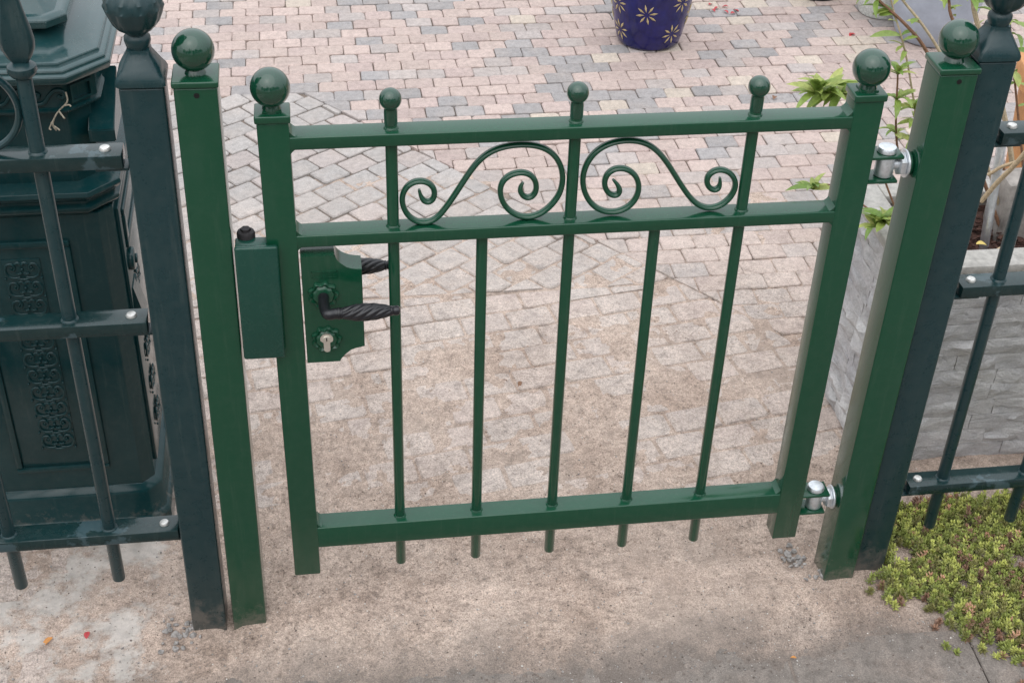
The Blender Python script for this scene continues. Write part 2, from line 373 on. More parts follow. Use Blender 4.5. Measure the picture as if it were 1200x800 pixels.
# zone lines in the courtyard
LB_A, LB_B = (.017, 2.018), (.497, 1.422)
LB_C = (LB_A[0]+1.75*(LB_B[0]-LB_A[0]), LB_A[1]+1.75*(LB_B[1]-LB_A[1]))    # the diagonal edge strip runs on to here
def lattice(ang, ox, oy, L, H, rng, offs=.5):
    ca, sa = math.cos(ang), math.sin(ang)
    for r in range(-rng, rng):
        for c_ in range(-rng, rng):
            x = (c_+(offs*(r % 2)))*L; y = r*H
            q = [(x, y), (x+L, y), (x+L, y+H), (x, y+H)]
            yield [(ox+a*ca-b*sa, oy+a*sa+b*ca) for a, b in q], r, c_
YG = .10                                          # courtyard paving starts behind the gate line
def inset(poly, g):
    cx = sum(p[0] for p in poly)/len(poly); cy = sum(p[1] for p in poly)/len(poly)
    out = []
    for i in range(len(poly)):
        a, b, c = V(poly[i-1]), V(poly[i]), V(poly[(i+1) % len(poly)])
        d1 = (b-a); d2 = (c-b)
        if d1.length < 1e-6 or d2.length < 1e-6: out.append(tuple(b)); continue
        n1 = V((-d1.y, d1.x)).normalized(); n2 = V((-d2.y, d2.x)).normalized()
        k = n1.dot(n2); m = (n1+n2)/(1+k) if k > -.8 else n1
        out.append(tuple(b+m*g))
    return out
pavers = []      # (poly, zone, material index)
AMATS = [PINK, ROSE, CREAM, GREY, MIXED, DIAG]
def pick_a(r):
    u = r.random()
    return 0 if u < .38 else 1 if u < .58 else 2 if u < .62 else 3 if u < .84 else 4
ra = random.Random(5)
# zone A: straight courses, pink and grey
hi = lambda p: p
for poly, r, c_ in lattice(math.radians(.8), .3, 1.2, .0815, .0608, 75):
    cx = sum(p[0] for p in poly)/4; cy = sum(p[1] for p in poly)/4
    if cx < -2.2 or cx > 4.2 or cy < YG or cy > 4.4: continue
    if cx < .0 and cy > 2.0 or cx >= -.0:
        if min(p[1] for p in poly) < 2.018 and cx < .95:
            poly = clip(poly, LB_B, LB_A) if False else poly
        pavers.append([poly, 'A'])
side = lambda p: (LB_B[0]-LB_A[0])*(p[1]-LB_A[1])-(LB_B[1]-LB_A[1])*(p[0]-LB_A[0])      # >0: upper right of the diagonal line
keep = []
for poly, zn in pavers:
    cy = sum(p[1] for p in poly)/4
    if max(p[1] for p in poly) > 2.03 and cy > 2.0: keep.append((poly, zn)); continue
    q = clip(poly, LB_A, LB_B)
    if len(q) > 2 and abs(area(q)) > .0008: keep.append((q, zn))
pavers = keep
# zone B: grey blocks laid on the diagonal
for poly, r, c_ in lattice(math.radians(36), .025, 1.332, .086, .071, 60, .5):
    q = clip(poly, LB_B, LB_A); q = clip(q, (5, 1.995), (-5, 1.995)) if q else q
    q = clip(q, (-5, .95), (5, .95)) if q else q
    if len(q) > 2 and abs(area(q)) > .0008 and min(p[0] for p in q) > -2.2: pavers.append((q, 'B'))
# zone C: larger dusty blocks by the gate
for poly, r, c_ in lattice(math.radians(9.5), .25, .55, .104, .0705, 44, .5):
    q = clip(poly, (5, .945), (-5, .945)); q = clip(q, LB_B, LB_A) if q else q
    q = clip(q, (-5, YG), (5, YG)) if q else q
    if len(q) > 2 and abs(area(q)) > .0010 and min(p[0] for p in q) > -2.2: pavers.append((q, 'C'))
def screen(p):
    v = V((p[0], p[1], 0))-CAM; z = v.dot(fw)
    return 600+FPX*v.dot(rt)/z, 400-FPX*v.dot(up)/z
items = []
for poly, zn in pavers:
    if area(poly) < 0: poly = poly[::-1]
    q = inset(poly, .0010 if zn == 'A' else .0022)
    if abs(area(q)) < .0005: continue
    cx = sum(p[0] for p in q)/len(q); cy = sum(p[1] for p in q)/len(q)
    sx, sy = screen((cx, cy)); vis = 190 < sx < 1110 and -5 < sy < 640
    if zn == 'A': mi = pick_a(ra)
    elif zn == 'B': mi = 5 if ra.random() < .8 else 4
    else: mi = ra.choice((5, 4, 4, 1, 0))
    sp = [screen(p) for p in q]; items.append((vis*abs(area(sp)), q, zn, mi))
items.sort(key=lambda t: -t[0])
bm = BM(); box(bm, -2.3, 4.3, YG, 4.5, -.05, -.022)
court = tag(obj('courtyard_paving', mesh_of('courtyard_paving', bm, SOIL)), kind='structure')
bmr = BM()
for i, (s, q, zn, mi) in enumerate(items):
    z = rp.uniform(-.0022, .0022)
    if zn == 'A' and i >= 300 or i >= 300: paver_poly_mesh(bmr, q, z, mi, bev=.003)
    else:
        b1 = BM(); cx = sum(p[0] for p in q)/len(q); cy = sum(p[1] for p in q)/len(q)
        paver_poly_mesh(b1, [(p[0]-cx, p[1]-cy) for p in q], z, 0, bev=.003 if zn == 'A' else .004)
        o = obj('paving_block', mesh_of('paving_block', b1, AMATS[mi], 30), court); o.location = (cx, cy, 0)
o = obj('paving_blocks', mesh_of('paving_blocks', bmr, AMATS, 30), court); o['kind'] = 'stuff'

# the public footpath: square slabs in front of the gate
bm = BM(); box(bm, -3, 4, -3.2, YG-.004, -.05, -.024)
path = tag(obj('pavement', mesh_of('pavement', bm, SOIL)), kind='structure')
sa = math.radians(-1.9)
for i in range(-5, 7):
    for j in range(0, 8):
        x0, y0 = .474+i*.316, -.112-(j+1)*.316
        q = [(0, 0), (.316, 0), (.316, .316), (0, .316)]
        q = [(x0+a*math.cos(sa)-b*math.sin(sa)+(-.0), y0+a*math.sin(sa)+b*math.cos(sa)+(i*.316)*math.sin(sa)) for a, b in q]
        b1 = BM(); paver_poly_mesh(b1, inset(q, .0014), rp.uniform(-.003, -.001), 0, bev=.003, j=.0008, tilt=.004)
        obj('paving_slab', mesh_of('paving_slab', b1, SLAB, 30), path)
# a border course of old bricks and mortar under the fence line
for i in range(-9, 14):
    x0 = -.02+i*.215+rp.uniform(-.004, .004)
    zd = -.010 if -.1 < x0+.1 < 1.1 else 0
    q = [(x0, -.105), (x0+.205, -.105), (x0+.205, -.005), (x0, -.005)]
    b1 = BM(); paver_poly_mesh(b1, q, rp.uniform(-.004, .001)+zd, 0, bev=.005, j=.002, tilt=.012)
    obj('edging_brick', mesh_of('edging_brick', b1, rp.choice((MIXED, ROSE, PINK, DIAG)), 30), path)
    q = [(x0+.06, .0), (x0+.265, .0), (x0+.265, .094), (x0+.06, .094)]
    b1 = BM(); paver_poly_mesh(b1, q, rp.uniform(-.004, .001)+zd, 0, bev=.005, j=.002, tilt=.012)
    obj('edging_brick', mesh_of('edging_brick', b1, rp.choice((MIXED, ROSE, PINK, DIAG)), 30), path)

# sand swept over the threshold and into the joints
def sand_h(x, y):
    f = noise.fractal(V((x*4.2, y*4.2, 3.1)), .75, 2.0, 5)
    f2 = noise.fractal(V((x*26, y*26, 7.7)), .7, 2.0, 4)
    pts = ((-.60, -.0070), (-.24, -.0062), (-.15, -.0024), (-.10, .0022), (0, .0075), (.16, .0065), (.32, .0014), (.50, -.0008), (.85, -.0016), (1.3, -.0042), (2.2, -.006), (5, -.008))
    for (a, h0), (b, h1) in zip(pts, pts[1:]):
        if a <= y <= b: base = h0+(h1-h0)*(y-a)/(b-a); break
    else: base = -.007
    edge = -.0065*max(0, min(1, (-x-.15)/.3)) if y < .4 else 0
    heap = .010*math.exp(-((x-.0)**2/.02+(y-.02)**2/.006))+.008*math.exp(-((x-.92)**2/.012+(y+.02)**2/.004))
    dip = -.017*math.exp(-((x-.872)**2/.0007+(y-.05)**2/.0005))-.012*math.exp(-((x+.112)**2/.0002+(y-.0)**2/.0012))
    return base+edge+heap+dip+f*.0040+f2*.0017
bm = BM(); nx, ny = 330, 240; X0, X1, Y0, Y1 = -1.0, 1.75, -.5, 1.5
G = [[bm.verts.new((X0+(X1-X0)*i/nx, Y0+(Y1-Y0)*j/ny, sand_h(X0+(X1-X0)*i/nx, Y0+(Y1-Y0)*j/ny))) for i in range(nx+1)] for j in range(ny+1)]
for j in range(ny):
    for i in range(nx): bm.faces.new((G[j][i], G[j][i+1], G[j+1][i+1], G[j+1][i]))
tag(obj('sand', mesh_of('sand', bm, SAND, 180)), 'loose pale sand swept over the threshold under the gate', 'sand', kind='stuff')
def sheet(name, x0, x1, y0, y1, z): 
    vs_ = [bmj.verts.new(p) for p in ((x0, y0, z), (x1, y0, z), (x1, y1, z), (x0, y1, z))]; bmj.faces.new(vs_)
bmj = BM(); sheet('', -2.3, 4.3, 1.5, 4.5, -.0065); sheet('', -2.3, -1.0, -3.2, 1.5, -.0075); sheet('', 1.75, 4.3, -3.2, 1.5, -.0075); sheet('', -1.0, 1.75, -3.2, -.5, -.0075)
tag(obj('joint_sand', mesh_of('joint_sand', bmj, SAND)), 'sand filling the joints between paving blocks', 'sand', kind='stuff')
# grit
def pebble(bm, c, r, rnd):
    m = Matrix.Translation(c) @ Matrix.Rotation(rnd.uniform(0, 6), 4, V((rnd.random(), rnd.random(), rnd.random()+.1)).normalized()) @ Matrix.Diagonal((r*rnd.uniform(.7, 1.3), r*rnd.uniform(.7, 1.3), r*rnd.uniform(.5, .9), 1))
    vv = bmesh.ops.create_icosphere(bm, subdivisions=1, radius=1, matrix=m)['verts']
    for v in vv: v.co += (v.co-V(c))*rnd.uniform(-.18, .22)
bm = BM(); rg = random.Random(3)
for _ in range(1500):
    x, y = rg.uniform(-.6, 1.3), rg.choice((rg.uniform(-.3, .0), rg.uniform(-.3, .7)))
    pebble(bm, (x, y, max(sand_h(x, y), -.002)+.0004), rg.choice((.0008, .0011, .0014, .002)), rg)
for cx, cy, n in ((.875, .055, 26), (-.185, .0, 22), (-.2, -.02, 10), (.90, .0, 14)):
    for _ in range(n):
        x, y = rg.gauss(cx, .018), rg.gauss(cy, .014); pebble(bm, (x, y, sand_h(x, y)+.002), rg.uniform(.002, .007), rg)
tag(obj('grit', mesh_of('grit', bm, GRAVEL, 30)), 'small pale grit and stones scattered on the sand', 'grit', kind='stuff')

# crumbs of sand, dark soil and pale chips, too many to count
def crumbs(name, n, mat, label, sizes, seed, yr=((-.32, .9), (-.20, .35))):
    r = random.Random(seed); vv, ff = [], []
    B = [(-1, 0, 0), (1, 0, 0), (0, -1, 0), (0, 1, 0), (0, 0, -1), (0, 0, 1)]; F = [(0, 2, 5), (2, 1, 5), (1, 3, 5), (3, 0, 5), (2, 0, 4), (1, 2, 4), (3, 1, 4), (0, 3, 4)]
    for _ in range(n):
        x = r.uniform(-.62, 1.45); y = r.uniform(*r.choice(yr)); q = r.choice(sizes)*r.uniform(.7, 1.3); z = max(sand_h(x, y), -.002)+q*.25
        if noise.noise(V((x*6, y*6, seed))) < r.uniform(-.7, .25): continue
        k = len(vv); an = r.uniform(0, 3); ca, sn = math.cos(an), math.sin(an)
        for bx_, by_, bz_ in B:
            j1, j2, j3 = q*bx_*r.uniform(.6, 1.4), q*by_*r.uniform(.6, 1.4), q*bz_*r.uniform(.5, .9)
            vv.append((x+j1*ca-j2*sn+r.uniform(-.3, .3)*q, y+j1*sn+j2*ca+r.uniform(-.3, .3)*q, z+j3))
        ff += [tuple(k+i for i in f) for f in F]
    me = D.meshes.new(name); me.from_pydata(vv, [], ff); me.materials.append(mat)
    tag(obj(name, me), label, 'grit', kind='stuff')
crumbs('sand_crumbs', 9000, SAND, 'crumbs of sand lying over the threshold', (.0009, .0012, .0017, .0024), 41)
crumbs('soil_crumbs', 3500, simple('soil_crumb', (.13, .105, .09), .95, noisy=.4, nscale=200), 'dark crumbs of soil on the sand and slabs', (.0007, .0010, .0015), 43)
crumbs('stone_chips', 2600, simple('pale_chip', (.60, .57, .53), .85, noisy=.3, nscale=200), 'tiny pale stone chips on the sand and slabs', (.0006, .0009, .0013), 44)

# ================================================================== GREEN GATE
GX0, WG, GD, GZ = 0.0, .0415, .037, .111
GXR = .8024; GY = GD/2
ZT, T1, T0, M1, M0, B1, B0 = .9268, .9051, .8863, .7553, .7365, .212, .169
gate = thing('garden_gate', 'new glossy green metal garden gate with scrolls and ball finials', 'gate', (.42, GY, GZ))
for gx, bx in ((GX0, .0205), (GXR, .8232)):
    bm = BM(); box(bm, gx, gx+WG, 0, GD, GZ, ZT, .0022)
    st = part('stile', bm, GREEN, gate)
    bm = BM(); box(bm, gx-.0025, gx+WG+.0025, -.0025, GD+.0025, ZT, ZT+.011, .0025, 3)
    box(bm, gx+.008, gx+WG-.008, .007, GD-.007, ZT+.0105, ZT+.0135, .001)
    part('cap', bm, GREEN, st, False)
    bm = BM(); lathe(bm, [(.013, ZT+.010), (.012, ZT+.016), (.010, ZT+.0215)], 24, (bx, GY, 0)); sphere(bm, (bx, GY, ZT+.0425), .0258, 48)
    part('ball_finial', bm, BALL, st, False)
for nm, z0, z1 in (('top_rail', T0, T1), ('middle_rail', M0, M1), ('bottom_rail', B0, B1)):
    bm = BM(); box(bm, GX0+WG-.002, GXR+.002, .0006, GD-.0012, z0, z1, .0024, 3)
    for x, s in ((GX0+WG, 1), (GXR, -1)):                       # weld fillets in the corners
        pr_ = [(x-s*.001, z1-.001), (x+s*.009, z1-.001), (x+s*.0045, z1+.0018), (x+s*.0018, z1+.0045), (x-s*.001, z1+.009)]
        prism(bm, pr_ if s > 0 else pr_[::-1], .003, GD-.004)
        if nm != 'bottom_rail':
            pr_ = [(x-s*.001, z0+.001), (x+s*.006, z0+.001), (x+s*.003, z0-.0015), (x+s*.0015, z0-.003), (x-s*.001, z0-.006)]
            prism(bm, pr_ if s < 0 else pr_[::-1], .0015, .012)
    part(nm, bm, GREEN, gate)
BARX = [.1735+i*.1240 for i in range(5)]
for i, x in enumerate(BARX):
    bm = BM(); tall = i % 2 == 0; r = .0082
    top = .936 if tall else M0+.005
    cyl(bm, (x, GY, .108), (x, GY, top), r, 24, .0015)
    for z in ([B1, M1, T1] if tall else [B1]):
        lathe(bm, [(r+.0022, z-.001), (r+.0018, z+.0008), (r+.0002, z+.0028)], 24, (x, GY, 0))
    b = part('bar', bm, GREEN, gate)
    if tall:
        bm = BM(); lathe(bm, [(r+.0008, .912), (r+.0010, .930), (r+.0004, .934)], 24, (x, GY, 0)); sphere(bm, (x, GY, .947), .0150, 36); part('ball_finial', bm, BALL, b, False)
sc1 = [(205,360),(212,400),(228,432),(260,440),(290,425),(302,390),(298,350),(270,318),(225,303),(175,308),(130,335),(104,380),(100,430),(115,480),(145,525),(190,553),(240,557),(290,545),(325,515),(360,470),(410,400),(460,320),(505,250),(550,190),(600,148),(660,115),(740,98),(820,92),(900,98),(960,120),(1010,160),(1042,220),(1052,280),(1045,340),(1030,390),(1000,430),(960,475),(910,510),(850,528),(790,520),(740,495),(700,455),(678,400),(675,350),(690,310),(720,280),(770,258),(820,253),(860,268),(890,300),(897,340),(892,380),(870,405),(838,415),(810,400),(793,370),(795,340),(815,318)]
sc2 = [(292,352),(320,380),(340,410),(330,440),(300,452),(265,440),(240,405),(235,360),(250,315),(290,285),(340,277),(390,290),(430,325),(450,375),(445,430),(420,480),(380,520),(320,545),(250,548),(190,525),(145,480),(118,420),(108,360),(116,300),(142,240),(180,190),(235,150),(300,126),(380,116),(450,122),(510,145),(560,185),(610,250),(650,320),(700,400),(740,460),(785,505),(830,520),(880,520),(930,505),(980,465),(1010,410),(1016,370),(1000,325),(960,295),(915,285),(870,300),(840,330),(833,370),(850,405),(885,420),(912,410),(925,380),(918,340)]
def relax(p):
    return [p[0]]+[(p[i-1]*.2+p[i]*.6+p[i+1]*.2) for i in range(1, len(p)-1)]+[p[-1]]
for sc, ox, oy in ((sc1, 450, 150), (sc2, 660, 140)):
    p = [pl(ox+a/5, oy+b/5, GY) for a, b in sc]; p = relax(relax(p)); p = smooth_path(p, 4)
    n = len(p); tp = [min(1, .45+i/14, .45+(n-1-i)/14) for i in range(n)]
    bm = BM(); tube(bm, p, .0041, 12, 1.5, taper=tp)
    part('scroll', bm, GREEN, gate)
# lock
lk = [(.0440, .7245), (.0905, .7245)]
for k in range(1, 8):
    a = PI*k/16*1.0; lk.append((.0905+.0365*(1-math.cos(a)), .7245-.0255*math.sin(a)))
lk += [(.1275, .6985), (.1275, .5655)]
for k in range(1, 8):
    a = PI*k/16; lk.append((.1275-.0355*math.sin(a), .5655-.0245*(1-math.cos(a))))
lk += [(.0915, .541), (.0440, .541)]
bm = BM(); prism(bm, lk[::-1], -.0015, .0345, .0012)
lock = part('lock_case', bm, GREEN, gate)
def rosette(cx, cz, r, name):
    bm = BM(); sc = lambda a, j, z: 1+.09*math.cos(9*a)*(1 if j < 3 else .4)
    lathe(bm, [(r, 0), (r, .0022), (r*.90, .0056), (r*.74, .0030), (r*.62, .0062), (r*.50, .0070)], 60, (0, 0, 0), sc)
    bmesh.ops.rotate(bm, verts=bm.verts[:], matrix=Matrix.Rotation(PI/2, 3, 'X')); bmesh.ops.translate(bm, verts=bm.verts[:], vec=(cx, -.0014, cz))
    return part(name, bm, GREEN, lock, False)
rosette(.0725, .660, .0208, 'handle_rosette'); rosette(.0735, .5835, .0208, 'cylinder_rosette')
bm = BM(); x0, x1, z0, z1 = .0575, .0935, .6880, .6985
for a, b, c_, d in ((x0, x1, z1-.001, z1), (x0, x1, z0, z0+.001), (x0, x0+.001, z0, z1), (x1-.001, x1, z0, z1)): box(bm, a, b, -.0024, -.0012, c_, d)
part('maker_plate', bm, GREEN, lock, False)
bm = BM()                                                        # worn raised marks on the plate, too small to read
for k, u in enumerate((.0605, .0655, .0705, .0760, .0810, .0860)):
    box(bm, u, u+.0010, -.0022, -.0012, .6905, .6960)
    if k % 2 == 0: box(bm, u+.0010, u+.0030, -.0022, -.0012, .6950, .6960)
    if k % 3 != 1: box(bm, u+.0010, u+.0030, -.0022, -.0012, .6905, .6915)
part('maker_marks', bm, GREEN, lock, False)
bm = BM()
pc = [(.0735+.0092*math.cos(PI*k/12-.50), .5880+.0092*math.sin(PI*k/12-.50)) for k in range(0, 32) if PI*k/12-.50 < PI+.51]
pc += [(.0735-.0046, .5815)]+[(.0735+.0046*math.cos(PI+PI*k/8), .5700+.0046*math.sin(PI+PI*k/8)) for k in range(0, 9)]+[(.0735+.0046, .5815)]
prism(bm, pc[::-1], -.0095, 0); cy_ = part('lock_cylinder', bm, NICKEL, lock, False)
bm = BM(); cyl(bm, (.0735, -.0104, .5875), (.0735, -.0085, .5875), .0058, 20, .0004); part('cylinder_plug', bm, NICKEL, cy_, False)
bm = BM(); box(bm, .0728, .0742, -.0108, -.0100, .5850, .5905); part('keyhole_shade', bm, HOLE_SHADE, cy_, False)  # black block painting the shade of the key slot
def lever(sign, y0, y1, zc):
    h = BM(); s = sign; x0 = .0725
    tube(h, smooth_path([(x0, y0, zc), (x0, y0+(y1-y0)*.35, zc), (x0+.001, y0+(y1-y0)*.72, zc), (x0+.005, y1-s*.001*-1, zc), (x0+.014, y1, zc), (x0+.022, y1, zc)], 5), .0078, 16, up_hint=V((0, 0, 1)))
    lathe_x(h, [(x0+.018, .0072), (x0+.0185, .0088), (x0+.0205, .0088), (x0+.021, .0070), (x0+.0222, .0070), (x0+.0226, .0084), (x0+.0245, .0080), (x0+.025, .0066)], y1, zc)
    # twisted grip
    n, m = 80, 64; rings = []
    for i in range(n+1):
        t = i/n; x = x0+.0245+t*.066; r = .0064+.0050*math.sin(PI*min(1, t*.98+.02))**.8
        rings.append([h.verts.new((x, y1+r*(1+.17*abs(math.sin(4*(2*PI*k/m)+t*15))-.06)*math.cos(2*PI*k/m), zc+r*(1+.17*abs(math.sin(4*(2*PI*k/m)+t*15))-.06)*math.sin(2*PI*k/m))) for k in range(m)])
    for A, B in zip(rings, rings[1:]):
        for k in range(m): h.faces.new((A[k], A[(k+1) % m], B[(k+1) % m], B[k]))
    lathe_x(h, [(x0+.0900, .0060), (x0+.0910, .0070), (x0+.0925, .0074), (x0+.0945, .0060), (x0+.0955, .0068), (x0+.099, .0072), (x0+.1025, .0062), (x0+.1042, .0035), (x0+.1045, .001)], y1, zc)
    return part('lever_handle', h, BLACK, lock, False)
def lathe_x(bm, prof, y, z, n=28):
    rings = [[bm.verts.new((x, y+r*math.cos(2*PI*k/n), z+r*math.sin(2*PI*k/n))) for k in range(n)] for x, r in prof]
    for A, B in zip(rings, rings[1:]):
        for k in range(n): bm.faces.new((A[k], A[(k+1) % n], B[(k+1) % n], B[k]))
    bm.faces.new(rings[0][::-1]); bm.faces.new(rings[-1])
lever(-1, -.004, -.050, .660); lever(1, .034, .084, .648)
# hinges: two welded lugs on the gate, eye bolt into the post
for zc in (.8185, .1815):
    bm = BM(); box(bm, .8425, .8875, .0015, .0365, zc-.0215, zc-.0170, .001); hb = part('hinge_bracket', bm, GREEN, gate)
    b2 = BM(); box(b2, .8425, .8905, .0015, .0365, zc+.0165, zc+.0210, .001); part('lug', b2, GREEN, hb, False)
    bm = BM(); cyl(bm, (.871, .0185, zc-.016), (.871, .0185, zc+.016), .0136, 28, .0025); part('eye', bm, ZINC, hb, False)
    bm = BM(); lathe(bm, [(.0125, zc+.0212), (.0142, zc+.0222), (.0142, zc+.0262), (.0125, zc+.0292), (.007, zc+.0305)], 28, (.870, .0185, 0)); part('pin', bm, ZINC, hb, False); bm = BM(); cyl(bm, (.870, .0185, zc-.028), (.870, .0185, zc-.0216), .0075, 6); part('pin_nut', bm, ZINC, hb, False)
    bm = BM(); cyl(bm, (.880, .0185, zc+.001), (.912, .0185, zc+.001), .0078, 20); part('threaded_shank', bm, ZINC, hb, False)
    bm = BM(); cyl(bm, (.8895, .0185, zc+.001), (.8985, .0185, zc+.001), .0178, 6, .0016); part('nut', bm, ZINC, hb, False)
    bm = BM(); cyl(bm, (.8990, .0185, zc+.001), (.9018, .0185, zc+.001), .0205, 28, .0008); part('washer', bm, ZINC, hb, False)
    bm = BM(); cyl(bm, (.9021, .0185, zc+.001), (.9068, .0185, zc+.001), .0172, 24, .001); part('bush', bm, GREEN, hb, False)

# ================================================================== POSTS
def green_post(x, y, lean, ztop, label, hole=True):
    w_, d_ = .054, .054
    t = thing('gate_post', label, 'post', (x, y+d_/2, 0), (0, lean, 0), 'green posts on either side of the gate')
    bm = BM(); box(bm, -w_/2, w_/2, -d_/2, d_/2, -.03, ztop, .0030, 3); s = part('shaft', bm, GREEN, t, False)
    bm = BM(); box(bm, -w_/2-.0022, w_/2+.0022, -d_/2-.0022, d_/2+.0022, ztop, ztop+.009, .0025, 3); part('cap', bm, GREEN, t, False)
    bm = BM(); lathe(bm, [(.014, ztop+.008), (.013, ztop+.011), (.010, ztop+.016)], 24); sphere(bm, (0, 0, ztop+.0395), .0268, 48); part('ball_finial', bm, BALL, t, False)
    bm = BM(); hx = .001; cyl(bm, (hx, -d_/2-.0004, ztop-.010), (hx, -d_/2+.004, ztop-.010), .0036, 16); part('screw_hole_shade', bm, HOLE_SHADE, t, False)  # solid black disc set proud, painting the shade of a screw hole
    return t
pL = green_post(-.0795, -.0077, .0088, .9835, 'green square gate post carrying the latch keeper, ball on top')
pR = green_post(.9325, -.0126, .0040, .9690, 'green square gate post carrying the two hinges, ball on top')
# keeper
off = V((-.0795, -.0077+.027, 0))
bm = BM(); box(bm, -.0495-off.x, .0085-off.x, -.0145-off.y, -.0050-off.y, .5630, .7500, .0035, 3)
box(bm, -.0488-off.x, -.0060-off.x, -.0060-off.y, .018-off.y, .5650, .7480, .002)
kp = part('latch_keeper', bm, KEEPER, pL, False)
bm = BM(); cyl(bm, (-.034-off.x, .021-off.y, .69), (-.034-off.x, .021-off.y, .757), .0125, 24, .004); cyl(bm, (-.034-off.x, .021-off.y, .757), (-.034-off.x, .021-off.y, .7605), .007, 6)
part('rubber_stop', bm, RUBBER, kp, False)

def urn(bm, z, s=1.0):
    g8 = lambda a, j, zz: 1+(.085*abs(math.cos(5*a)) if 6 <= j <= 10 else .12*abs(math.cos(5*a)) if j in (12, 13) else 0)
    P = [(.0135, 0), (.0150, .004), (.0165, .010), (.0160, .015), (.0125, .019), (.0150, .0215), (.0215, .027), (.0275, .035), (.0315, .045), (.0335, .052), (.0345, .055), (.0350, .059), (.0320, .066), (.0265, .074), (.0230, .080), (.0230, .090), (.0250, .104), (.0225, .122), (.0150, .142), (.0060, .158), (.0010, .164)]
    lathe(bm, [(r*s, z+h*s) for r, h in P], 60, (0, 0, 0), g8)
def blue_post(x, y, lean, label, ztop=.985, w_=.055):
    t = thing('fence_post', label, 'post', (x, y+w_/2, 0), (0, lean, 0), 'old blue-green fence posts')
    bm = BM(); box(bm, -w_/2, w_/2, -w_/2, w_/2, -.03, ztop, .004, 3); part('shaft', bm, BLUE, t, False)
    bm = BM(); h = w_/2+.003                                       # curved pyramid cap
    lv = [(h-.002, 0), (h, .002), (h, .007), (h-.002, .012), (h-.0065, .022), (h-.0115, .031), (h-.0155, .038), (.0140, .044)]
    rings = []
    for r, z in lv:
        c = r*.30; ring = [(r, -r+c), (r, r-c), (r-c, r), (-r+c, r), (-r, r-c), (-r, -r+c), (-r+c, -r), (r-c, -r)]
        if z < .02: c = r*.12; ring = [(r, -r+c), (r, r-c), (r-c, r), (-r+c, r), (-r, r-c), (-r, -r+c), (-r+c, -r), (r-c, -r)]
        rings.append([bm.verts.new((a, b, ztop+z)) for a, b in ring])
    for A, B in zip(rings, rings[1:]):
        for k in range(8): bm.faces.new((A[k], A[(k+1) % 8], B[(k+1) % 8], B[k]))
    bm.faces.new(rings[0][::-1]); bm.faces.new(rings[-1]); part('cap', bm, BLUE, t, False)
    bm = BM(); urn(bm, ztop+.043); part('urn_finial', bm, BLUE, t, False)
    return t
blue_post(-.1455, -.006, .0088, 'weathered blue-green square post with urn finial next to the latch side gate post')
blue_post(.9935, .004, .0030, 'weathered blue-green square post with urn finial next to the hinge side gate post', ztop=.978)

blue_post(-.892, -.006, 0, 'weathered blue-green post ending the fence beyond the letter box')
blue_post(1.735, .012, 0, 'weathered blue-green post ending the fence beyond the stone planter', ztop=.978)

# ================================================================== FENCE PANELS
def panel(label, xs, x_end, x_far, y0, zr, zbot, s):
    t = thing('iron_fence', label, 'fence', ((x_end+x_far)/2, y0+.02, zbot), (0, 0, 0), 'old fence panels')
    yc = y0+.019
    for k, z in enumerate(zr):
        bm = BM(); box(bm, min(x_end, x_far), max(x_end, x_far), y0, y0+.038, z-.020, z, .002)
        r = part('rail', bm, PEEL, t)
        bx = x_end+(-.022 if s < 0 else .020)
        bm = BM(); lathe(bm, [(.0075, z-.001), (.0078, z+.0015), (.0062, z+.0042), (.003, z+.0052)], 20, (bx, yc, 0)); part('bolt', bm, BOLT, r, False)
        bm = BM(); a, b = (x_end-.036, x_end+.006) if s < 0 else (x_end-.022, x_end+.034)
        box(bm, a, b, y0+.006, y0+.032, z-.0255, z-.0215, .0008); part('bracket', bm, BLUE, r, False)
    ztop = zr[0]
    for x in xs:
        bm = BM(); cyl(bm, (x, yc, zbot), (x, yc, ztop+.105), .0100, 22, .0015)
        for z in zr: lathe(bm, [(.0128, z-.001), (.0120, z+.0012), (.0102, z+.003)], 22, (x, yc, 0))
        b = part('bar', bm, BLUE, t)
        bm = BM(); zz = ztop+.108
        lathe(bm, [(.010, zz-.004), (.0150, zz), (.0185, zz+.006), (.0175, zz+.012), (.011, zz+.017)], 28, (x, yc, 0)); part('collar', bm, BLUE, b, False)
        bm = BM(); zz += .016                                       # hollow-faced spear head
        prof = [(.009, 0), (.0150, .008), (.0205, .020), (.0215, .030), (.0195, .044), (.0150, .066), (.0105, .092), (.0055, .116), (.0008, .132)]
        rings = []
        for r_, h in prof:
            ring = []
            for k in range(16):
                a = 2*PI*k/16; f = 1-.42*abs(math.sin(a))**2
                ring.append(bm.verts.new((x+r_*math.cos(a), yc+r_*f*math.sin(a)*(.75 if abs(math.sin(a)) > .9 else .95), zz+h)))
            rings.append(ring)
        for A, B in zip(rings, rings[1:]):
            for k in range(16): bm.faces.new((A[k], A[(k+1) % 16], B[(k+1) % 16], B[k]))
        bm.faces.new(rings[0][::-1]); bm.faces.new(rings[-1]); part('spear_head', bm, BLUE, b, False)
    for xa_, xb_ in zip(xs, xs[1:]):
        c = V(((xa_+xb_)/2, yc, ztop+.062)); R_ = abs(xa_-xb_)/2-.0135
        bm = BM(); n = 48; tube(bm, [c+V((R_*math.cos(2*PI*k/n), 0, R_*.95*math.sin(2*PI*k/n))) for k in range(n+1)], .0048, 10, 1.3, cap=False); part('ring', bm, BLUE, t)
    return t
panel('old blue-green spear topped fence panel in front of the letter box', [-.2795-.1515*i for i in range(4)], -.1735, -.86, .0, (.889, .6265, .229), .117, -1)
panel('old blue-green spear topped fence panel in front of the stone planter', [1.1055+.150*i for i in range(4)], 1.0405, 1.70, .02, (.860, .5965, .1885), .076, 1)

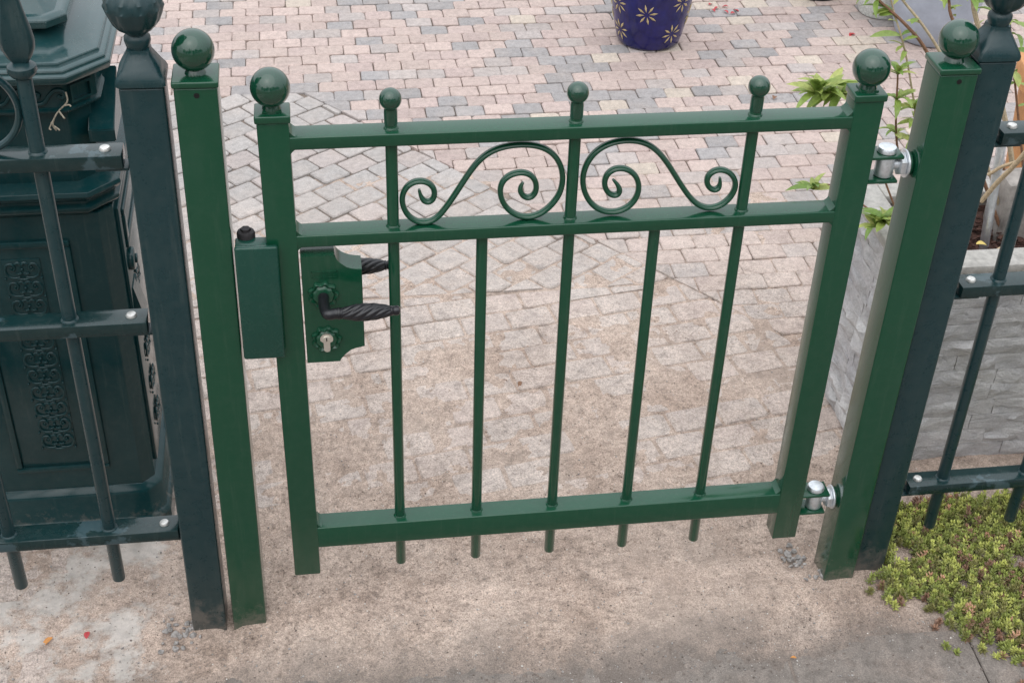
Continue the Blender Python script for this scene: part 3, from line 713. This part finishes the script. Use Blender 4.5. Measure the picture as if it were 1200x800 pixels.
# ================================================================== LETTER BOX
BX0, BX1, BY0, BY1 = -.530, -.240, .250, .560; BCX = (BX0+BX1)/2
lb = thing('letter_box', 'dark green ornate cast iron letter box behind the fence', 'letter box', (BCX, (BY0+BY1)/2, 0))
def octo(o, c):
    x0, x1, y0, y1 = BX0-o, BX1+o, BY0-o, BY1+o
    return [(x0+c, y0), (x1-c, y0), (x1, y0+c), (x1, y1-c), (x1-c, y1), (x0+c, y1), (x0, y1-c), (x0, y0+c)]
def loft(levels, ch=.022):
    bm = BM(); rings = [[bm.verts.new((x, y, z)) for x, y in octo(o, (ch+o*.4 if len(l) < 3 else l[2]))] for l in levels for o, z in [l[:2]]]
    for A, B in zip(rings, rings[1:]):
        for k in range(8): bm.faces.new((A[k], A[(k+1) % 8], B[(k+1) % 8], B[k]))
    bm.faces.new(rings[0][::-1]); bm.faces.new(rings[-1]); bmesh.ops.bevel(bm, geom=bm.edges[:], offset=.0008, segments=2, affect='EDGES', clamp_overlap=True); return bm
part('plinth', loft([(.020, -.02), (.020, .040), (.014, .047), (.012, .050), (.012, .100), (.009, .106), (.002, .113), (.0, .115)]), IRON, lb)
body = part('body', loft([(0, .114), (0, .660)], .020), IRON, lb)
part('belt_moulding', loft([(.001, .658), (.007, .664), (.012, .670), (.012, .676), (.006, .680), (.006, .684), (.014, .690), (.018, .697), (.016, .704), (.004, .709)], .036), IRON, lb)
part('upper_body', loft([(-.012, .700), (-.012, .835)], .034), IRON, lb)
frz = part('frieze', loft([(-.004, .826), (.004, .829), (.006, .834), (.001, .837), (.001, .874), (.006, .877)], .040), IRON, lb)
cor = part('cornice', loft([(.004, .872), (.010, .877), (.014, .880), (.026, .884), (.028, .889), (.028, .8955), (.0255, .8975), (.0215, .8985), (.0215, .902), (.0190, .904), (.0130, .905), (.0120, .908)], .044), ROOF_SKY, lb)
part('roof', loft([(.014, .903), (.0125, .910), (.0080, .9115), (-.0020, .9135), (-.012, .9185), (-.030, .929), (-.040, .934), (-.046, .936), (-.046, .942)], .046), ROOF_SKY, lb)
part('upper_cornice', loft([(-.050, .938), (-.034, .942), (-.026, .946), (-.026, .956), (-.030, .960), (-.036, .961)], .036), ROOF_SKY, lb)
part('upper_roof', loft([(-.040, .959), (-.060, .975), (-.082, 1.010), (-.100, 1.040)], .030), ROOF_SKY, lb)
def ridge_frame(name, x0, x1, z0, z1, wd, y, dy, parent=lb):
    bm = BM()
    for a, b, c_, d in ((x0, x1, z0, z0+wd), (x0, x1, z1-wd, z1), (x0, x0+wd, z0+wd, z1-wd), (x1-wd, x1, z0+wd, z1-wd)): box(bm, a, b, y-dy, y+.002, c_, d, dy*.45)
    return part(name, bm, IRON, parent, parent is lb)
ridge_frame('panel_frame', -.462, -.308, .157, .616, .011, BY0, .007)
bm = BM(); box(bm, -.451, -.319, BY0-.0022, BY0+.002, .168, .605, .001); part('door_panel', bm, IRON, lb)
strip = BM(); box(strip, -.4135, -.3565, BY0-.0046, BY0-.0018, .206, .586, .0008); stp = part('ornament_strip', strip, IRON, lb)
def motif():
    bm = BM(); y = 0; h = .0335
    def T(pts, r): tube(bm, smooth_path([(a, y, b) for a, b in pts], 3), r, 6, .9)
    for s in (-1, 1):
        T([(s*.004, .004), (s*.013, .002), (s*.022, .006), (s*.0255, .016), (s*.022, .026), (s*.0145, .0275), (s*.0105, .021), (s*.014, .016), (s*.0175, .0195)], .0021)
        T([(s*.001, .012), (s*.006, .009), (s*.010, .012)], .0022)
        sphere(bm, (s*.0145, y, .0215), .0022, 8); sphere(bm, (s*.027, y, .0015), .0022, 8)
        T([(s*.0005, .026), (s*.005, .030), (s*.0085, .027)], .0025)
    T([(-.010, .0015), (0, -.001), (.010, .0015)], .0022); sphere(bm, (0, y, .018), .0026, 8)
    return mesh_of('ornament', bm, IRON, 60)
mm = motif()
for k in range(11):
    o = obj('ornament', mm, stp); o.location = (-.385, BY0-.0056, .2085+k*.0342)
# frieze scrolls and corner tablets
fs = BM()
def ft(pts): tube(fs, smooth_path(pts, 4), .0032, 8, .8)
bmS = BM()
def S_scroll():
    bm = BM(); p = [(.000, .006), (.004, .010), (.000, .014), (-.006, .011), (-.007, .003), (.000, -.003), (.010, .000), (.018, .010), (.027, .018), (.036, .017), (.039, .010), (.034, .006), (.030, .010)]
    tube(bm, smooth_path([(a, 0, b) for a, b in p], 5), .0030, 8, .8); return mesh_of('frieze_scroll', bm, IRON, 60)
ssc = S_scroll()
for k, x in enumerate((-.317, -.372, -.427, -.482)):
    o = obj('frieze_scroll', ssc, frz); o.location = (x, BY0-.003, .8465)
bm = BM(); o_ = .004; n_ = V((1, -1, 0)).normalized(); tdir = V((1, 1, 0)).normalized(); c0 = V((BX1+.001-.020, BY0-.001+.020, .855))+n_*.001
def slab_on_corner(u0, u1, z0, z1, th):
    vv = []
    for dz in (z0, z1):
        for u in (u0, u1):
            for d_ in (-.002, th): vv.append(bm.verts.new(c0+tdir*u+n_*d_+V((0, 0, dz))))
    a = vv
    for q in ((0, 1, 3, 2), (4, 6, 7, 5), (0, 4, 5, 1), (2, 3, 7, 6), (0, 2, 6, 4), (1, 5, 7, 3)): bm.faces.new([a[i] for i in q])
for u0, u1, z0, z1 in ((-.019, .019, -.014, -.010), (-.019, .019, .010, .014), (-.019, -.015, -.010, .010), (.015, .019, -.010, .010)): slab_on_corner(u0, u1, z0, z1, .004)
part('corner_tablet', bm, IRON, frz, False)
# right-hand side: hood over the slot, door, knob, hinge straps
bm = BM()                                                        # little sloping hood on the side, its front towards the fence
hv = [bm.verts.new(p) for p in ((BX1-.016, .262, .772), (BX1+.022, .262, .772), (BX1+.022, .262, .792), (BX1-.016, .262, .792), (BX1-.016, .37, .772), (BX1+.022, .37, .772), (BX1+.022, .37, .845), (BX1-.016, .37, .845))]
for q in ((0, 1, 2, 3), (5, 4, 7, 6), (1, 5, 6, 2), (4, 0, 3, 7), (3, 2, 6, 7), (4, 5, 1, 0)): bm.faces.new([hv[i] for i in q])
bmesh.ops.bevel(bm, geom=bm.edges[:], offset=.0015, segments=2, affect='EDGES'); part('slot_hood', bm, IRON, lb)
bm = BM(); box(bm, BX1-.002, BX1+.006, .285, .52, .135, .645, .003); dr = part('service_door', bm, IRON, lb)
bm = BM(); box(bm, BX1+.004, BX1+.011, .305, .50, .56, .575, .003); box(bm, BX1+.004, BX1+.011, .305, .50, .62, .632, .003); box(bm, BX1+.004, BX1+.011, .305, .32, .575, .62, .003); part('name_frame', bm, IRON, dr, False)
bm = BM(); cyl(bm, (BX1+.004, .315, .535), (BX1+.016, .315, .535), .019, 28, .004); cyl(bm, (BX1+.015, .315, .535), (BX1+.020, .315, .535), .008, 20, .002); part('lock_cover', bm, IRON, dr, False)
bm = BM(); prism(bm, [(BX1+.004, .42), (BX1+.020, .42), (BX1+.020, .43), (BX1+.008, .49), (BX1+.004, .49)][::-1], .295, .34, .0015); part('flap', bm, IRON, dr, False)
for z in (.18, .25, .32, .39, .46):
    o = obj('ornament', mm, dr); o.location = (BX1+.0085, .355, z); o.rotation_euler = (0, 0, PI/2)
# twine hanging from the frieze
bm = BM(); pts = [pl(77, 108, BY0-.012), pl(79, 118, BY0-.014), pl(75, 124, BY0-.014), pl(69, 130, BY0-.014), pl(64, 138, BY0-.015), pl(62, 147, BY0-.015), pl(66, 153, BY0-.016)]
tube(bm, smooth_path(pts, 4), .0011, 6)
for k, (a, b) in enumerate(((81, 123), (74, 137), (58, 150), (68, 151), (60, 144))): tube(bm, smooth_path([pts[min(k+2, 6)], pl((a+pts[2].x*0), b, BY0-.018), pl(a+2, b+2, BY0-.02)], 3), .0012, 5)
tag(obj('twine', mesh_of('twine', bm, TWINE)), 'frayed bit of tan twine hanging from the letter box frieze', 'twine')

# ================================================================== STONE PLANTER
PX0, PX1, PY0, PY1, PZ = 1.085, 1.75, .293, .585, .452
pn = thing('stone_planter', 'grey split stone planter box filled with bark beside the hinge post', 'planter', ((PX0+PX1)/2, (PY0+PY1)/2, 0))
bm = BM(); box(bm, PX0+.006, PX0+.045, PY0+.006, PY1, -.02, PZ-.004); box(bm, PX0+.045, PX1, PY0+.006, PY0+.045, -.02, PZ-.004); box(bm, PX0+.045, PX1, PY1-.04, PY1, -.02, PZ-.004); box(bm, PX1-.04, PX1-.001, PY0+.045, PY1-.04, -.02, PZ-.004)
part('core_wall', bm, OLDC, pn)
rs = random.Random(21)
def stone(a0, a1, z0, z1, face):
    bm = BM(); nu, nv = 8, 3; seed = rs.uniform(0, 50); g_ = []
    for j in range(nv+1):
        row = []
        for i in range(nu+1):
            u = a0+(a1-a0)*i/nu; z = z0+(z1-z0)*j/nv
            e = 0 if i in (0, nu) or j in (0, nv) else 1
            d_ = .0020+e*(.0018+.012*noise.fractal(V((u*24+seed, z*34, seed)), .7, 2, 3))
            if not e: d_ += rs.uniform(-.001, .0015)
            row.append(bm.verts.new((u, PY0-d_, z) if face == 'F' else (PX0-d_, u, z)))
        g_.append(row)
    for j in range(nv):
        for i in range(nu): bm.faces.new((g_[j][i], g_[j][i+1], g_[j+1][i+1], g_[j+1][i]))
    ed = [e for e in bm.edges if e.is_boundary]; r = bmesh.ops.extrude_edge_only(bm, edges=ed)
    for v in [v for v in r['geom'] if isinstance(v, bmesh.types.BMVert)]:
        if face == 'F': v.co.y = PY0+.0055
        else: v.co.x = PX0+.0055
    o = obj('stone', mesh_of('stone', bm, SPLIT, 35), pn); o.location = -V(pn.location)
NC = 12; ch_ = (PZ-.02)/NC
for c_ in range(NC):
    z0 = c_*ch_+.0005; z1 = (c_+1)*ch_-.0003
    x = PX0-.003+rs.uniform(0, .08); stone(PX0-.002, x, z0, z1, 'F') if x-PX0 > .02 else None
    x = max(x, PX0-.002) if x-PX0 > .02 else PX0-.002
    while x < PX1-.01:
        x2 = min(PX1, x+rs.uniform(.10, .20)); stone(x+.0012, x2, z0, z1, 'F'); x = x2
    y = PY0
    while y < PY1-.01:
        y2 = min(PY1, y+rs.uniform(.09, .18)); stone(y+.0012, y2, z0, z1, 'L'); y = y2
bm = BM()
box(bm, PX0-.006, PX1+.004, PY0-.006, PY0+.050, PZ-.020, PZ, .004); box(bm, PX0-.006, PX0+.050, PY0+.0505, PY1+.004, PZ-.020, PZ-.001, .004); box(bm, PX0+.0505, PX1+.004, PY1-.045, PY1+.004, PZ-.020, PZ-.001, .004)
part('rim', bm, CONC, pn)
bm = BM(); n1, n2 = 40, 18
g_ = [[bm.verts.new((PX0+.045+(PX1-PX0-.085)*i/n1, PY0+.044+(PY1-PY0-.084)*j/n2, PZ-.040+.012*noise.fractal(V((i*.35, j*.35, 1)), .8, 2, 3))) for i in range(n1+1)] for j in range(n2+1)]
for j in range(n2):
    for i in range(n1): bm.faces.new((g_[j][i], g_[j][i+1], g_[j+1][i+1], g_[j+1][i]))
for _ in range(900):
    c = V((rs.uniform(PX0+.06, PX1-.06), rs.uniform(PY0+.05, PY1-.05), PZ-.036+rs.uniform(-.004, .012))); m = Matrix.Translation(c) @ Matrix.Rotation(rs.uniform(0, 6.3), 4, 'Z') @ Matrix.Rotation(rs.uniform(-.6, .6), 4, 'X') @ Matrix.Diagonal((rs.uniform(.006, .017), rs.uniform(.003, .007), .003, 1))
    bmesh.ops.create_cube(bm, size=1, matrix=m)
mu = part('bark_mulch', bm, MULCH, pn); mu['kind'] = 'stuff'
# concrete block and galvanised tube in the planter
bm = BM(); q0 = pl(1172, 288, .43); box(bm, q0.x-.012, q0.x+.22, .43, .50, PZ-.05, PZ+.075, .006); bmesh.ops.subdivide_edges(bm, edges=bm.edges[:], cuts=2)
for v in bm.verts: v.co += V((1, 1, 1))*.004*noise.noise(v.co*30)
tag(obj('concrete_block', mesh_of('concrete_block', bm, OLDC)), 'rough grey concrete block lying in the bark of the stone planter', 'block')
bm = BM(); a = pl(1152, 300, .39); b = pl(1168, 205, .40); b = a+(b-a)*1.5; cyl(bm, a-V((0, 0, .02)), b, .0085, 16, .002)
tag(obj('metal_tube', mesh_of('metal_tube', bm, ZINC)), 'thin shiny metal tube standing in the bark of the planter', 'tube')
for k, (p, q, Y, Y2, r, lb_) in enumerate((((1150, 236), (1204, 176), .36, .30, .0042, 'tan dry stick crossing in front of the metal tube'), ((1158, 205), (1204, 182), .40, .35, .0030, 'pale dry stalk lying across the top of the metal tube'), ((1160, 300), (1188, 280), .35, .37, .0020, 'short pale straw lying on the bark by the planter rim'))):
    bm = BM(); a, b = pl(*p, Y), pl(*q, Y2); tube(bm, smooth_path([a, a.lerp(b, .35)+V((0, 0, .003)), a.lerp(b, .7)-V((0, 0, .002)), b], 4), r, 8)
    tag(obj('dry_stick', mesh_of('dry_stick', bm, STRAW)), lb_, 'stick', 'dry sticks in the planter')

# ================================================================== PLANTS
def leaf_mesh(L, W, fold=.25, curl=.35, n=6):
    bm = BM(); rows = []
    for i in range(n+1):
        t = i/n; wd = W*(math.sin(PI*min(1, t*.93+.05))**.75)*(1 if t < .98 else .1); z = L*curl*(t*.5-t*t)*.9; x = L*t
        rows.append((bm.verts.new((x, -wd/2, z+wd*fold)), bm.verts.new((x, 0, z)), bm.verts.new((x, wd/2, z+wd*fold))))
    for A, B in zip(rows, rows[1:]):
        bm.faces.new((A[0], A[1], B[1], B[0])); bm.faces.new((A[1], A[2], B[2], B[1]))
    return bm
LM = [mesh_of('leaf', leaf_mesh(.040, .0115, .22, .55), LEAF, 70), mesh_of('leaf', leaf_mesh(.034, .0130, .18, .35), LEAF, 70), mesh_of('leaf', leaf_mesh(.046, .0125, .25, .8), LEAFB, 70), mesh_of('leaf', leaf_mesh(.050, .020, .12, .3), LEAFB, 70)]
rl = random.Random(9)
def put_leaf(root, at, az, el, sc, me, roll=0):
    o = obj('leaf', me, root); o.location = V(at)-V(root.location)
    o.rotation_euler = (Matrix.Rotation(az, 3, 'Z') @ Matrix.Rotation(-el, 3, 'Y') @ Matrix.Rotation(roll, 3, 'X')).to_euler(); o.scale = (sc,)*3
def sprig(label, base, tip, bend, whorls, n, sc, stem_mat=STEM, r=.0016, group='leafy sprigs of the planter shrub', meshes=(0, 1, 2)):
    base, tip = V(base), V(tip)
    root = thing('leafy_sprig', label, 'plant', base, (0, 0, 0), group)
    mid = base.lerp(tip, .55)+V(bend); p = smooth_path([base, mid, tip], 8)
    bm = BM(); tube(bm, p, r, 7, taper=[1.3-.6*i/len(p) for i in range(len(p))]); part('stem', bm, stem_mat, root)
    for wv in range(whorls):
        at = p[-1-wv*3] if wv*3 < len(p) else p[0]
        for k in range(n-wv*2):
            el = rl.uniform(.05, .75)-.12*wv if k < n*.6 else rl.uniform(.7, 1.25)-.2*wv
            put_leaf(root, at, 2*PI*k/(n-wv*2)*1.0+rl.uniform(-.35, .35)+wv, el, sc*rl.uniform(.75, 1.15), LM[rl.choice(meshes)], rl.uniform(-.4, .4))
    return root
sb = V((1.14, .42, PZ-.03))
sprig('yellow green leaf rosette showing above the top rail next to the hinge stile', sb, pl(957, 112, .44), (-.02, .03, .10), 3, 20, 1.25)
sprig('small green leaf rosette seen between the top and middle rails', sb+V((.0, .03, 0)), pl(953, 222, .50), (-.02, .05, .02), 1, 12, .95)
sprig('bright green leaf rosette leaning over the planter corner below the upper hinge', sb+V((.01, -.05, 0)), pl(1027, 266, .40), (.0, .0, .05), 2, 17, 1.05)
sprig('reddish upright sprig between the gate finial and the hinge post', sb+V((.05, .02, 0)), pl(1052, 88, .47), (-.015, .02, -.02), 4, 11, .95, STEM, .0022)
sprig('leafy sprig against the hinge post below its ball', sb+V((.06, .0, 0)), pl(1072, 128, .46), (-.01, .02, .02), 3, 11, .95)
def branch(label, pix, Y, r, mat, leaves, meshes=(3, 1, 2), extra=6):
    pts = [pl(x, y, Y+dy) for x, y, dy in pix]; root = thing('shrub_branch', label, 'branch', pts[0], (0, 0, 0), 'bare branches of the planter shrub')
    p = smooth_path(pts, 5); bm = BM(); tube(bm, p, r, 8, taper=[1.2-.5*i/len(p) for i in range(len(p))]); part('stem', bm, mat, root)
    leaves = leaves+[(rl.uniform(.5, 1), rl.uniform(0, 6.3), rl.uniform(-.4, .7), rl.uniform(.45, .85)) for _ in range(extra)]
    for t, az, el, sc in leaves: put_leaf(root, p[int(t*(len(p)-1))], az, el, sc, LM[rl.choice(meshes)], rl.uniform(-.5, .5))
branch('brown bare branch leaning up behind the hinge post ball', [(1180, 290, .0), (1130, 150, .03), (1088, 64, .05), (1062, 30, .06), (1029, 0, .08), (1000, -30, .09)], .43, .0030, STEM, [(.72, 2.6, .1, 1.0), (.8, 3.6, .3, .8), (.93, 2.9, -.5, 1.1), (.97, 3.3, -.9, 1.3), (.85, .5, .4, .7)])
branch('pale branch rising from behind the hinge post cap', [(1185, 290, .0), (1140, 140, .02), (1103, 64, .04), (1080, 28, .05), (1059, 2, .06), (1040, -25, .07)], .45, .0026, PSTEM, [(.6, 2.8, .2, .8), (.66, 4.0, .2, .7), (.9, 3.3, .4, .8)])
branch('thin pale twig standing left of the hinge post ball', [(1100, 250, .0), (1075, 140, .01), (1064, 77, .02), (1056, 42, .02), (1048, 16, .03), (1040, -20, .03)], .47, .0018, PSTEM, [(.60, 2.9, .0, 1.05), (.62, .3, .2, .8), (.74, 3.5, .5, .7), (.5, 4.2, .1, .7)])
branch('brown branch rising between the hinge post ball and the urn finial', [(1190, 280, .0), (1160, 120, .02), (1118, 28, .04), (1112, 0, .05), (1108, -30, .06)], .48, .0030, STEM, [(.6, .3, .3, .8), (.8, 5.2, .2, .9), (.7, 2.0, .1, .8)])
branch('thick pale branch with broad leaves behind the urn finial', [(1195, 280, .0), (1180, 150, .02), (1146, 30, .04), (1140, 0, .05), (1138, -30, .06)], .52, .0048, PSTEM, [(.62, 5.6, .2, 1.1), (.7, .2, .1, 1.0), (.75, 4.4, .3, 1.0), (.85, 5.5, .2, 1.0), (.9, 3.8, .0, .9)])
branch('leafy branch hanging behind the fence post beyond its urn', [(1198, 280, .0), (1199, 200, .01), (1192, 125, .03), (1186, 60, .04), (1183, 20, .05)], .55, .0024, STEM, [(.6, 5.2, .1, 1.2), (.65, 4.6, -.2, 1.2), (.75, 5.6, .2, 1.1), (.85, 4.8, .2, 1.1), (.95, 5.1, .1, 1.2), (.98, 4.2, .3, 1.0), (.8, 3.9, .2, 1.0)])
bm = BM()
p = pl(1150, 289, .36); lm_ = leaf_mesh(.022, .013, .2, .5); bmesh.ops.translate(lm_, verts=lm_.verts[:], vec=p+V((-.011, 0, .006))); m_ = mesh_of('fallen_leaf', lm_, simple('yellow_leaf', (.62, .48, .14), .6))
tag(obj('fallen_leaf', m_), 'yellow fallen leaf lying at the foot of the metal tube', 'leaf')
# sedum ground cover
low = [(.955, -.010), (1.0, -.070), (1.035, -.098), (1.106, -.158), (1.189, -.205), (1.45, -.29), (1.8, -.34)]
def lowy(x):
    for (a, h0), (b, h1) in zip(low, low[1:]):
        if a <= x <= b: return h0+(h1-h0)*(x-a)/(b-a)
    return 9
bm = BM(); cl = bm.loops.layers.float_color.new('Col'); rz = random.Random(4); cnt = 0
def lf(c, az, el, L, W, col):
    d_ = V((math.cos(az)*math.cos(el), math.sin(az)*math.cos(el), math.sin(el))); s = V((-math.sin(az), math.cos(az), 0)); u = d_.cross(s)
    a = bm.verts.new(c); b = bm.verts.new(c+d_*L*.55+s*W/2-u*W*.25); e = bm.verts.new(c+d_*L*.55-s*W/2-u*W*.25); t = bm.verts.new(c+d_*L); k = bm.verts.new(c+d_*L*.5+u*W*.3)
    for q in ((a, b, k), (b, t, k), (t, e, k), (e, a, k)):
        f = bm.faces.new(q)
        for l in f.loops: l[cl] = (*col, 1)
while cnt < 3900:
    x, y = rz.uniform(.955, 1.75), rz.uniform(-.36, .165)
    edge = y-lowy(x)-.020*noise.noise(V((x*22, y*22, 0)))-.045*noise.noise(V((x*9, y*9, 2)))
    if edge < 0 or (edge < .05 and rz.random() < .6): 
        if not (edge > -.09 and rz.random() < .03 and x > 1.02): continue
    if x < 1.03 and y > -.012: continue
    if noise.noise(V((x*13, y*13, 4))) < -.25: continue
    cnt += 1; g1 = noise.noise(V((x*9, y*9, 9))); u = rz.random()+g1*.25
    if u < .06: col = (.26, .15, .10)
    elif u < .30: col = (.20, .19, .065)
    elif u < .7: col = (.23, .265, .065)
    else: col = (.42, .44, .12)
    if rz.random() < .035: col = (.50, .30, .19)
    hgt = rz.uniform(.008, .036)*min(1, .4+max(edge, 0)*14); z0 = max(sand_h(x, y), -.004); tilt = V((rz.uniform(-.5, .5), rz.uniform(-.6, .3), 1)).normalized(); n_l = 5
    for k in range(n_l):
        t = (k+1)/n_l; c = V((x, y, z0))+tilt*hgt*t
        for i in range(5):
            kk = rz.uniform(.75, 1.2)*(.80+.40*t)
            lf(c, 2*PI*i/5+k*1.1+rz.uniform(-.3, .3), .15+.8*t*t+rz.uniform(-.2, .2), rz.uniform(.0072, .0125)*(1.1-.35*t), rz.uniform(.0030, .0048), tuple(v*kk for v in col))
tag(obj('sedum', mesh_of('sedum', bm, SEDUM, 30)), 'mat of green and reddish sedum ground cover below the fence', 'sedum', kind='stuff')

# ================================================================== POTS
def pot(name, label, c, prof, mat, n=56, fn=None):
    bm = BM(); lathe(bm, prof, n, (0, 0, 0), fn, cap=True); t = thing(name, label, 'pot', c, (0, 0, 0)); part('vessel', bm, mat, t, False); return t
pc_ = V((1.093, 2.272, 0))
pprof = [(.080, .0), (.090, .003), (.096, .010), (.103, .035), (.111, .075), (.119, .12), (.127, .17), (.134, .22), (.138, .27), (.136, .31), (.130, .335), (.146, .350), (.150, .362), (.146, .372), (.130, .372), (.122, .360), (.118, .33)]
pt_ = pot('flower_pot', 'cobalt blue glazed pot with cream star flowers on the paving', pc_, pprof, COBALT)
def prad(z):
    for (r0, z0), (r1, z1) in zip(pprof, pprof[1:]):
        if z0 <= z <= z1: return r0+(r1-r0)*(z-z0)/(z1-z0)
    return .13
def hit(x, y):
    d = ray(x, y)
    for i in range(4000):
        p = CAM+d*(3.2+i*.0006); q = p-pc_
        if 0 < q.z < .35 and math.hypot(q.x, q.y) < prad(q.z): return q
    return None
spots = [hit(758, 17.7), hit(787, 40), hit(800, 3), hit(727, 34), hit(725, 3)]
az0 = [math.atan2(s.y, s.x) for s in spots if s]; zz0 = [s.z for s in spots if s]
extra = [(a_, z_) for a_ in (1.0, 2.0, 2.9, .1, -.4) for z_ in (.10, .22)]+[(-1.2, .26), (-1.9, .27), (-2.6, .25)]
for a_, z_ in list(zip(az0, zz0))+extra:
    bm = BM(); r_ = prad(z_); n_ = V((math.cos(a_), math.sin(a_), -.16)).normalized(); s_ = V((-math.sin(a_), math.cos(a_), 0)); u_ = n_.cross(s_)*1
    c_ = V((r_*math.cos(a_), r_*math.sin(a_), z_))
    for k in range(8):
        b_ = 2*PI*k/8+.2; d_ = s_*math.cos(b_)+u_*math.sin(b_); e_ = n_.cross(d_)
        def on(p):
            rr = prad(p.z)+.0012; h = math.hypot(p.x, p.y); return V((p.x*rr/h, p.y*rr/h, p.z))
        P = [c_+d_*.008, c_+d_*.022+e_*.0031, c_+d_*.034, c_+d_*.022-e_*.0031]
        vv = [bm.verts.new(on(p)) for p in P]; top_ = bm.verts.new(on(c_+d_*.024)*1.012); low_ = [bm.verts.new(on(p)*.985) for p in P]
        for i in range(4):
            bm.faces.new((vv[i], vv[(i+1) % 4], top_)); bm.faces.new((vv[(i+1) % 4], vv[i], low_[i], low_[(i+1) % 4]))
    part('star_flower', bm, PETALG, pt_, False)
c_ = gnd(1102, 58); c_.y += .06
pot('garden_pot', 'large smooth blue grey pot behind the hinge post ball', c_+V((0, .04, 0)), [(.085, 0), (.098, .004), (.108, .02), (.122, .06), (.136, .12), (.146, .19), (.150, .26), (.148, .33), (.143, .36), (.150, .37), (.150, .385), (.138, .385), (.134, .36)], BGREY)
c_ = gnd(1042, 26); c_.y += .06
pot('garden_pot', 'speckled white pot next to the large blue grey pot', c_+V((.0, .02, 0)), [(.062, 0), (.070, .003), (.076, .015), (.084, .06), (.092, .12), (.098, .18), (.101, .20), (.096, .205), (.086, .205), (.082, .19)], WPOT)
c_ = gnd(966, 3); pot('nursery_pot', 'black plastic pot at the far end of the paving', c_+V((0, .075, 0)), [(.068, 0), (.072, .003), (.078, .05), (.086, .12), (.090, .16), (.094, .162), (.094, .172), (.084, .172), (.080, .15)], BPOT, 40)
c_ = V((1.655, .80, 0)); pot('terracotta_pot', 'orange terracotta pot standing behind the stone planter', c_, [(.085, 0), (.095, .004), (.105, .10), (.118, .25), (.130, .42), (.138, .52), (.140, .525), (.152, .53), (.154, .57), (.150, .578), (.135, .578), (.130, .55)], TERRA, 48)
# small fallen things
def scrap(name, label, cat, group, px, py, L, W, mat, z=.003):
    p = gnd(px, py); lm2 = leaf_mesh(L, W, .25, .5, 4); o = obj(name, mesh_of(name, lm2, mat, 70)); o.location = (p.x, p.y, max(sand_h(p.x, p.y), 0)+z if p.y < 1.5 else .003); o.rotation_euler = (rl.uniform(-.2, .2), rl.uniform(-.2, .1), rl.uniform(0, 6)); tag(o, label, cat, group)
for px, py in ((835, 12), (842, 10), (848, 14), (853, 9), (860, 13), (831, 7), (856, 17)):
    scrap('petal', 'red petal fallen on the paving beside the cobalt pot', 'petal', 'red petals beside the cobalt pot', px, py, .020, .012, RED)
for px, py in ((1002, 42), (998, 40)): scrap('petal', 'red petal lying alone in front of the white pot', 'petal', 'red petals in front of the white pot', px, py, .020, .012, RED)
scrap('dead_leaf', 'orange dead leaf on the sand below the left fence panel', 'leaf', None, 62, 748, .020, .010, ORANGE)
scrap('petal', 'dark red petal on the sand near the foot of the fence posts', 'petal', None, 104, 742, .014, .010, RED)
scrap('dead_leaf', 'small ochre leaf on the slabs in front of the sedum', 'leaf', None, 933, 772, .010, .006, ORANGE)
scrap('dead_leaf', 'dry brown leaf lying on the paving behind the gate bars', 'leaf', None, 610, 448, .016, .009, STEM)
scrap('dead_leaf', 'brown leaf on the paving below a bar finial', 'leaf', None, 908, 114, .020, .014, STEM)

# ================================================================== the street side, behind the camera (mirrored in the paint)
BARK = simple('tree_bark', (.10, .075, .055), .9, noisy=.4, nscale=20)
TLEAF = leaf_mat('tree_leaf', (.030, .060, .018), (.055, .095, .028))
rt_ = random.Random(31)
for i, (x, y, h) in enumerate(((-8.5, -9.0, 6.2), (-5.2, -9.6, 4.9), (-2.2, -8.8, 6.0), (.9, -9.3, 4.6), (3.6, -8.9, 5.7), (6.9, -9.4, 5.2), (10.2, -8.8, 6.4))):
    t = thing('street_tree', 'leafy street tree across the road facing the gate', 'tree', (x, y, -.03), (0, 0, 0), 'trees across the road')
    bm = BM(); tube(bm, smooth_path([(0, 0, 0), (.05, .03, h*.2), (-.04, .0, h*.42), (.02, .05, h*.7)], 4), .13, 10)
    for k in range(6):
        a = k*1.05+i; tube(bm, smooth_path([(0, 0, h*(.28+.05*k)), (.5*math.cos(a), .5*math.sin(a), h*(.42+.05*k)), (1.0*math.cos(a), 1.0*math.sin(a), h*(.52+.06*k))], 3), .045, 6)
    part('trunk', bm, BARK, t, False)
    bm = BM(); cl_ = [(V((rt_.gauss(0, .75), rt_.gauss(0, .75), h*rt_.uniform(.30, .88))), rt_.uniform(.45, .9)) for _ in range(26)]
    for c, r in cl_:
        for _ in range(190):
            d = V((rt_.gauss(0, 1), rt_.gauss(0, 1), rt_.gauss(0, 1))).normalized()*r*rt_.uniform(.55, 1.05)
            p = c+d; a = V((rt_.uniform(-1, 1), rt_.uniform(-1, 1), rt_.uniform(-.6, .6))).normalized(); b = a.cross(V((rt_.random(), rt_.random(), 1))).normalized()
            L = rt_.uniform(.07, .13); bm.faces.new([bm.verts.new(p+a*L), bm.verts.new(p+b*L*.55), bm.verts.new(p-a*L), bm.verts.new(p-b*L*.55)])
    o = part('crown', bm, TLEAF, t, False)
